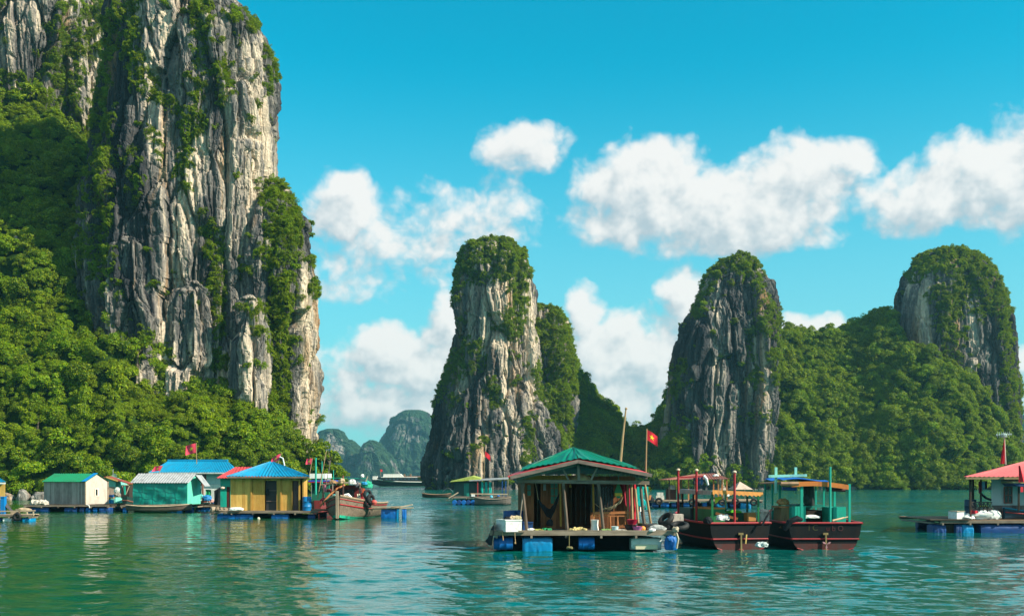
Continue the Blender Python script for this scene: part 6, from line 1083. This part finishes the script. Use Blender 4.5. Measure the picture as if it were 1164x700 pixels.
for q in (459, 466): b = MB(); b.box(x_(q), x_(q + 1.5), 479, 481, z_(541.5, 480), z_(538.5, 480)); part('funnel', b, paint((.2, .14, .08), .6, .4), cs)
flag(W(433.5, 545, 479), W(432, 533, 479), 1.0, 1.0, 'tiny red flag at the bow of the cruise ship', .2, star=False, pr=.1)
Y0 = 196.0; ws = thing('sampan', 'low dark sampan drifting below the middle rock', 'boat', (x_(496), 196, 0)); P = hull_pts(x_(513) - x_(480), 1.5, lambda t: .55 + .9 * (t - .5) ** 2, lambda t: -.1 + .9 * (t - .5) ** 2, lambda t: max(.15, 1 - (2 * t - 1) ** 4), Vector((x_(480), 196, 0)), Vector((1, 0, 0)), Vector((0, -1, 0))); h = MB(); make_hull(h, P, 14); part('hull', h, DARKX, ws); h = MB(); rail_line(h, P, 1, .06, 14); part('gunwale', h, wood((.2, .08, .05), (.4, .22, .14), 'x'), ws); b = MB(); b.sheet(lambda a, q: (x_(503 + 12 * a), 195.6 + q, .7 + 1.0 * math.sin(math.pi * (.1 + .8 * a))), 10, 3, .05); part('arched_cover', b, paint((.10, .12, .13), .7, .4), ws)
# floating house at mid distance with the yellow green roof
Y0 = 144.0; ZD = z_(564, 144); mh = thing('floating_house', 'low dark floating house with yellow green and grey roof sheets', 'floating house', (x_(545), 146, 0))
raft(mh, x_(513), x_(580), 143.5, 149, ZD, [], GREYWOODX)
for i in range(5): b = MB(); drum(b, (x_(517 + i * 5.2), 142.9, .32), .3, .9, 'y'); part('float', b, BLUED if i % 2 else BLUEF, mh)
w_ = MB(); w_.planks((x_(516), 145), (x_(547), 145), ZD, z_(546.5, 145), .35); w_.box(x_(516), x_(546), 148, 148.1, ZD, z_(546.5, 145)); w_.planks((x_(516), 148.5), (x_(516), 145), ZD, z_(546.5, 145), .35); part('wall', w_, paint((.012, .055, .05), .6, .5), mh); b = MB(); b.planks((x_(527), 144.9), (x_(533), 144.9), ZD, z_(549, 145), .35); part('door', b, TEALD, mh)
c = MB(); c.prism([W(511, 547.5, 144.3), W(530, 543, 144.3), W(537, 541.3, 144.3), W(546, 543.5, 144.3), W(546, 545, 144.3)], (0, 5, .15)); part('roof', c, paint((.36, .42, .07), .7, .4), mh, label='yellow green tarp roof'); c = MB(); c.prism([W(533, 546.6, 144), W(533, 545.4, 144), W(560, 544, 144), W(578, 543, 144), W(578, 544.5, 144)], (0, 5.2, .1)); part('roof', c, ROOFGREY, mh, label='long grey sheet roof')
for q in (547, 551.5, 556): b = MB(); cloth_hang(b, x_(q - .2), x_(q + 2.4), 144.6, z_(547.5, 144.6), z_(561, 144.6), q % 5); one('teal_curtain', b, paint((.0, .42, .36), .6, .25), {547: 'left turquoise curtain on the low dark house', 551.5: 'middle turquoise curtain on the low dark house', 556: 'right turquoise curtain on the low dark house'}[q], 'curtain', 'turquoise curtains on the low dark house')
for q, mt in ((571, BLUED), (575, BLUED), (560.5, GREYWOOD), (577.5, GREYWOOD), (543, paint((.3, .03, .03), .6, .4))): b = MB(); b.beam((x_(q), 144.2, ZD), (x_(q), 144.2, z_(545, 144.2)), .14); part('post', b, mt, mh)
b = MB(); b.beam(W(535, 561, 143.6), W(577, 561.5, 143.6), .1, .16); part('railing', b, PALEX, mh); b = MB(); b.tube([W(510, 566, 143), W(521, 559.5, 143.2)], .08, 6); one('leaning_pole', b, PALEX, 'pale pole leaning on the low dark house raft', 'pole')
b = MB(); b.box(x_(536), x_(540), 143.3, 143.8, ZD, z_(561.5, 143.5)); one('white_crate', b, WHITEC, 'white crate on the edge of the low dark house', 'crate'); b = MB(); b.blob(W(558.5, 564.5, 143), (.2, .2, .22), 6, .1); one('blue_buoy', b, paint((.1, .45, .6), .5, .2), 'pale blue buoy hung on the low dark house', 'buoy'); b = MB(); b.blob(W(566.5, 563.5, 143.2), (.2, .2, .14), 6, .1); one('blue_bundle', b, BLUEF, 'dark blue bundle right of the pale blue buoy', 'bundle')
kb = thing('wooden_boat', 'dark wooden boat moored along the low dark house', 'boat', (x_(560), 142, 0)); P = hull_pts(x_(581) - x_(540), 1.7, lambda t: .75 + 1.0 * (t - .5) ** 2, lambda t: -.1 + .8 * (t - .5) ** 2, lambda t: max(.15, 1 - (2 * t - 1) ** 4), Vector((x_(540), 142, 0)), Vector((1, 0, 0)), Vector((0, -1, 0))); h = MB(); make_hull(h, P, 14); part('hull', h, wood((.05, .045, .04), (.18, .15, .13), 'x'), kb); h = MB(); rail_line(h, P, 1, .06, 14); part('gunwale', h, GREYWOODX, kb)
flag(W(550, 546, 147), W(551.2, 512, 147), .75, .7, 'small red flag on the low dark house under the rock', .9, star=False, pr=.04)
# pavilion platform behind the moored boats
Y0 = 127.0; ZD = z_(568, 127); pv = thing('floating_pavilion', 'open floating pavilion with reddish brown roof on tyre hung raft', 'floating house', (x_(800), 129, 0))
raft(pv, x_(741), x_(866), 126.5, 133, ZD, [(x_(741), x_(748), 'd'), (x_(751), x_(760), 'b'), (x_(763), x_(768), 'd'), (x_(776), x_(783), 'b'), (x_(786), x_(790), 'd'), (x_(798), x_(803), 'b'), (x_(813), x_(826), 'w'), (x_(829), x_(833), 'd'), (x_(841), x_(853), 'w')], PALEX)
e = [W(756.5, 545, 126.8), W(829.5, 544, 126.8), Vector((x_(829.5), 133, z_(544, 126.8))), Vector((x_(756.5), 133, z_(545, 126.8)))]; k0, k1 = W(788, 539, 129.5), W(812, 537.5, 129.5); c = MB(); corr(c, e[0], e[1], k1, k0, .3, .03); corr(c, e[1], e[2], k1, k1, .3, .03); corr(c, e[2], e[3], k0, k1, .3, .03); corr(c, e[3], e[0], k0, k0, .3, .03); rf = part('roof', c, paint((.24, .075, .05), .55, .45, 1), pv); b = MB(); b.beam(W(770, 542.5, 126.6), W(800, 541.2, 126.7), .05, .18); part('fascia', b, REDP, rf)
for q, mt in ((761, DARKW), (771, wood((.1, .06, .04), (.28, .2, .14))), (783, ORANGEW), (790, ORANGEW), (817, ORANGEW), (821, ORANGEW), (826.5, ORANGEW)): b = MB(); b.beam((x_(q), 127.2, ZD), (x_(q), 127.2, z_(543.5, 127)), .15); part('post', b, mt, pv)
for q in (775, 812, 822): b = MB(); b.beam((x_(q, 132), 132.5, ZD), (x_(q, 132), 132.5, z_(544, 127)), .14); part('post', b, ORANGEW, pv)
b = MB(); b.beam(W(783, 560, 127.3), W(827, 560, 127.3), .08, .08); part('railing', b, ORANGEX, pv)
cb_ = MB(); cb_.box(x_(759), x_(770), 128, 128.8, ZD, z_(556, 128)); one('dark_cabinet', cb_, wood((.03, .015, .012), (.1, .045, .035)), 'dark cabinet on the left of the pavilion', 'cabinet'); b = MB(); b.blob(W(764, 554.5, 128), (.4, .25, .35), 12, .35); one('grey_bundle', b, paint((.4, .36, .32), .9, .5, 5), 'grey bundle on top of the dark cabinet', 'bundle')
for i, (q0, q1, zb, col, lb) in enumerate(((788, 791.5, 551, (.03, .03, .04), 'black trousers hanging on the pavilion'), (792, 795.5, 552, (.03, .06, .14), 'navy trousers hanging on the pavilion'), (796, 799, 551, (.04, .14, .32), 'blue shirt hanging on the pavilion'))): b = MB(); cloth_hang(b, x_(q0, 126.9), x_(q1, 126.9), 126.9, z_(541.5, 126.9), z_(zb, 126.9), i); one('hanging_' + lb.split()[1], b, paint(col, .8, .2), lb, 'clothing')
b = MB(); b.tube([W(800, 540.5, 126.7), W(803, 544, 126.6), W(805, 551, 126.6)], [.16, .18, .12], 7); b.sm = True; one('white_cloth', b, WHITEC, 'rolled white cloth draped from the pavilion roof', 'cloth'); b = MB(); b.blob(W(813.5, 540.3, 128), (.35, .2, .16), 17, .35); one('white_rag', b, WHITEC, 'white rag lying on the pavilion roof', 'rag')
tn = thing('tent_shelter', 'pale pointed tent roof at the right of the pavilion raft', 'shelter', (x_(846), 129, ZD)); b = MB(); ap = W(841, 547, 129.5); c4 = [W(836, 556, 127.5), W(856, 556, 127.5), Vector((x_(856), 131.5, z_(556, 127.5))), Vector((x_(836), 131.5, z_(556, 127.5)))]
for i in range(4): quad(b, c4[i], c4[(i + 1) % 4], ap, ap, .03, 4)
part('tent_cloth', b, paint((.58, .42, .33), .8, .4), tn)
for p in c4: b = MB(); b.beam((p.x, p.y, ZD), p, .08); part('post', b, GREYWOOD, tn)
for i, (q, lb) in enumerate(((749, 'tyre beside the white crates at the left of the pavilion raft'), (787, 'tyre left of the red mast on the pavilion raft'), (811, 'largest tyre in the middle of the pavilion raft'), (821, 'tyre right of the largest on the pavilion raft'), (836, 'tyre before the tent on the pavilion raft'), (857, 'tyre near the right end of the pavilion raft'))): tyre(W(q, 569.5 + (i % 2) * .8, 126.1), (0, 1, .1), .32 if q != 811 else .40, .13, 'black ' + lb, 'tyres hung along the pavilion raft')
for i, (q0, q1, z0, z1, lb) in enumerate(((746, 755, 567.5, 563, 'lower white crate at the left end of the pavilion raft'), (747, 754, 562.9, 559.5, 'upper white crate at the left end of the pavilion raft'))): b = MB(); b.box(x_(q0), x_(q1), 127, 127.8, z_(z0, 127), z_(z1, 127)); one('white_crate', b, paint((.62, .58, .5), .7, .5), lb, 'crate')
b = MB(); b.blob(W(739, 568, 126), (.45, .4, .4), 23, .2); one('black_bag', b, BLACKT, 'black bag at the left tip of the pavilion raft', 'bag'); b = MB(); b.blob(W(827, 562, 127), (.2, .2, .4), 24, .3); one('white_bundle', b, WHITEC, 'white bundle at the right post of the pavilion', 'bundle')
# flags over the left houses, shore rocks beyond the boats
fg = 'red flags over the left houses'
flag(W(223.5, 527, 128), W(223, 503, 128), 1.25, 1.1, 'red flag with yellow star above the long blue roof', .25, PINKFLAG, True, -1, fg, .05); flag(W(178.5, 541, 116), W(185.5, 528.5, 116), .9, .62, 'red flag with yellow star on the grey roofed teal hut', .1, PINKFLAG, True, -1, fg, .04); flag(W(316, 527, 98.6), W(319.8, 514.5, 98.6), .85, .62, 'red flag with yellow star on the pointed blue roof', .55, PINKFLAG, True, -1, fg, .04); flag(W(351, 543, 102), W(355.5, 520, 102), .55, .55, 'red flag with yellow star beside the green mast', .05, PINKFLAG, True, -1, fg, .04)
b = MB(); b.tube([W(318, 519, 98.5), W(321.5, 520.5, 98.5), W(323.5, 529, 98.5)], .06, 6); one('roof_bracket', b, WHITEC, 'white bent bracket on the pointed blue roof', 'bracket')
for i, (q, w_, h_) in enumerate(((918, 2.2, .9), (926, 2.8, 1.1), (933, 1.8, .8), (968, 1.6, .7), (1063, 1.6, 1.2), (1031, 1.2, 2.2))): boulder('boulder', (X(q, 327.5), 327.5, h_ * .3), (w_, 1.2, h_), i * 7 + 40, ['pale low rock on the far shore left of two others above the orange canopy', 'widest pale rock on the far shore above the orange canopy', 'pale low rock on the far shore right of the widest one', 'pale rock on the far shore at the canopy right end', 'small pale rock on the right far shore near the red roof', 'tall narrow pale rock on the right far shore'][i])
# ================================================================== CAMERA AND RENDER
cam = bpy.data.cameras.new('camera'); co = link(bpy.data.objects.new('camera', cam)); co.location = (0, 0, CH); co.rotation_euler = (R(90), 0, 0)
cam.sensor_width = 36; cam.lens = 36 * F / 1164; cam.shift_y = (HZ - 350) / 1164; cam.clip_start = .5; cam.clip_end = 6000
scn.camera = co
vs = scn.view_settings; vs.view_transform = 'Standard'; vs.look = 'None'; vs.exposure = 0.78; vs.gamma = 1; vs.use_curve_mapping = False
scn.render.engine = 'CYCLES'; cy = scn.cycles
cy.max_bounces = 6; cy.diffuse_bounces = 2; cy.glossy_bounces = 3; cy.transmission_bounces = 3; cy.volume_bounces = 0; cy.transparent_max_bounces = 6
cy.use_denoising = True; cy.caustics_reflective = False; cy.caustics_refractive = False; cy.sample_clamp_indirect = 6
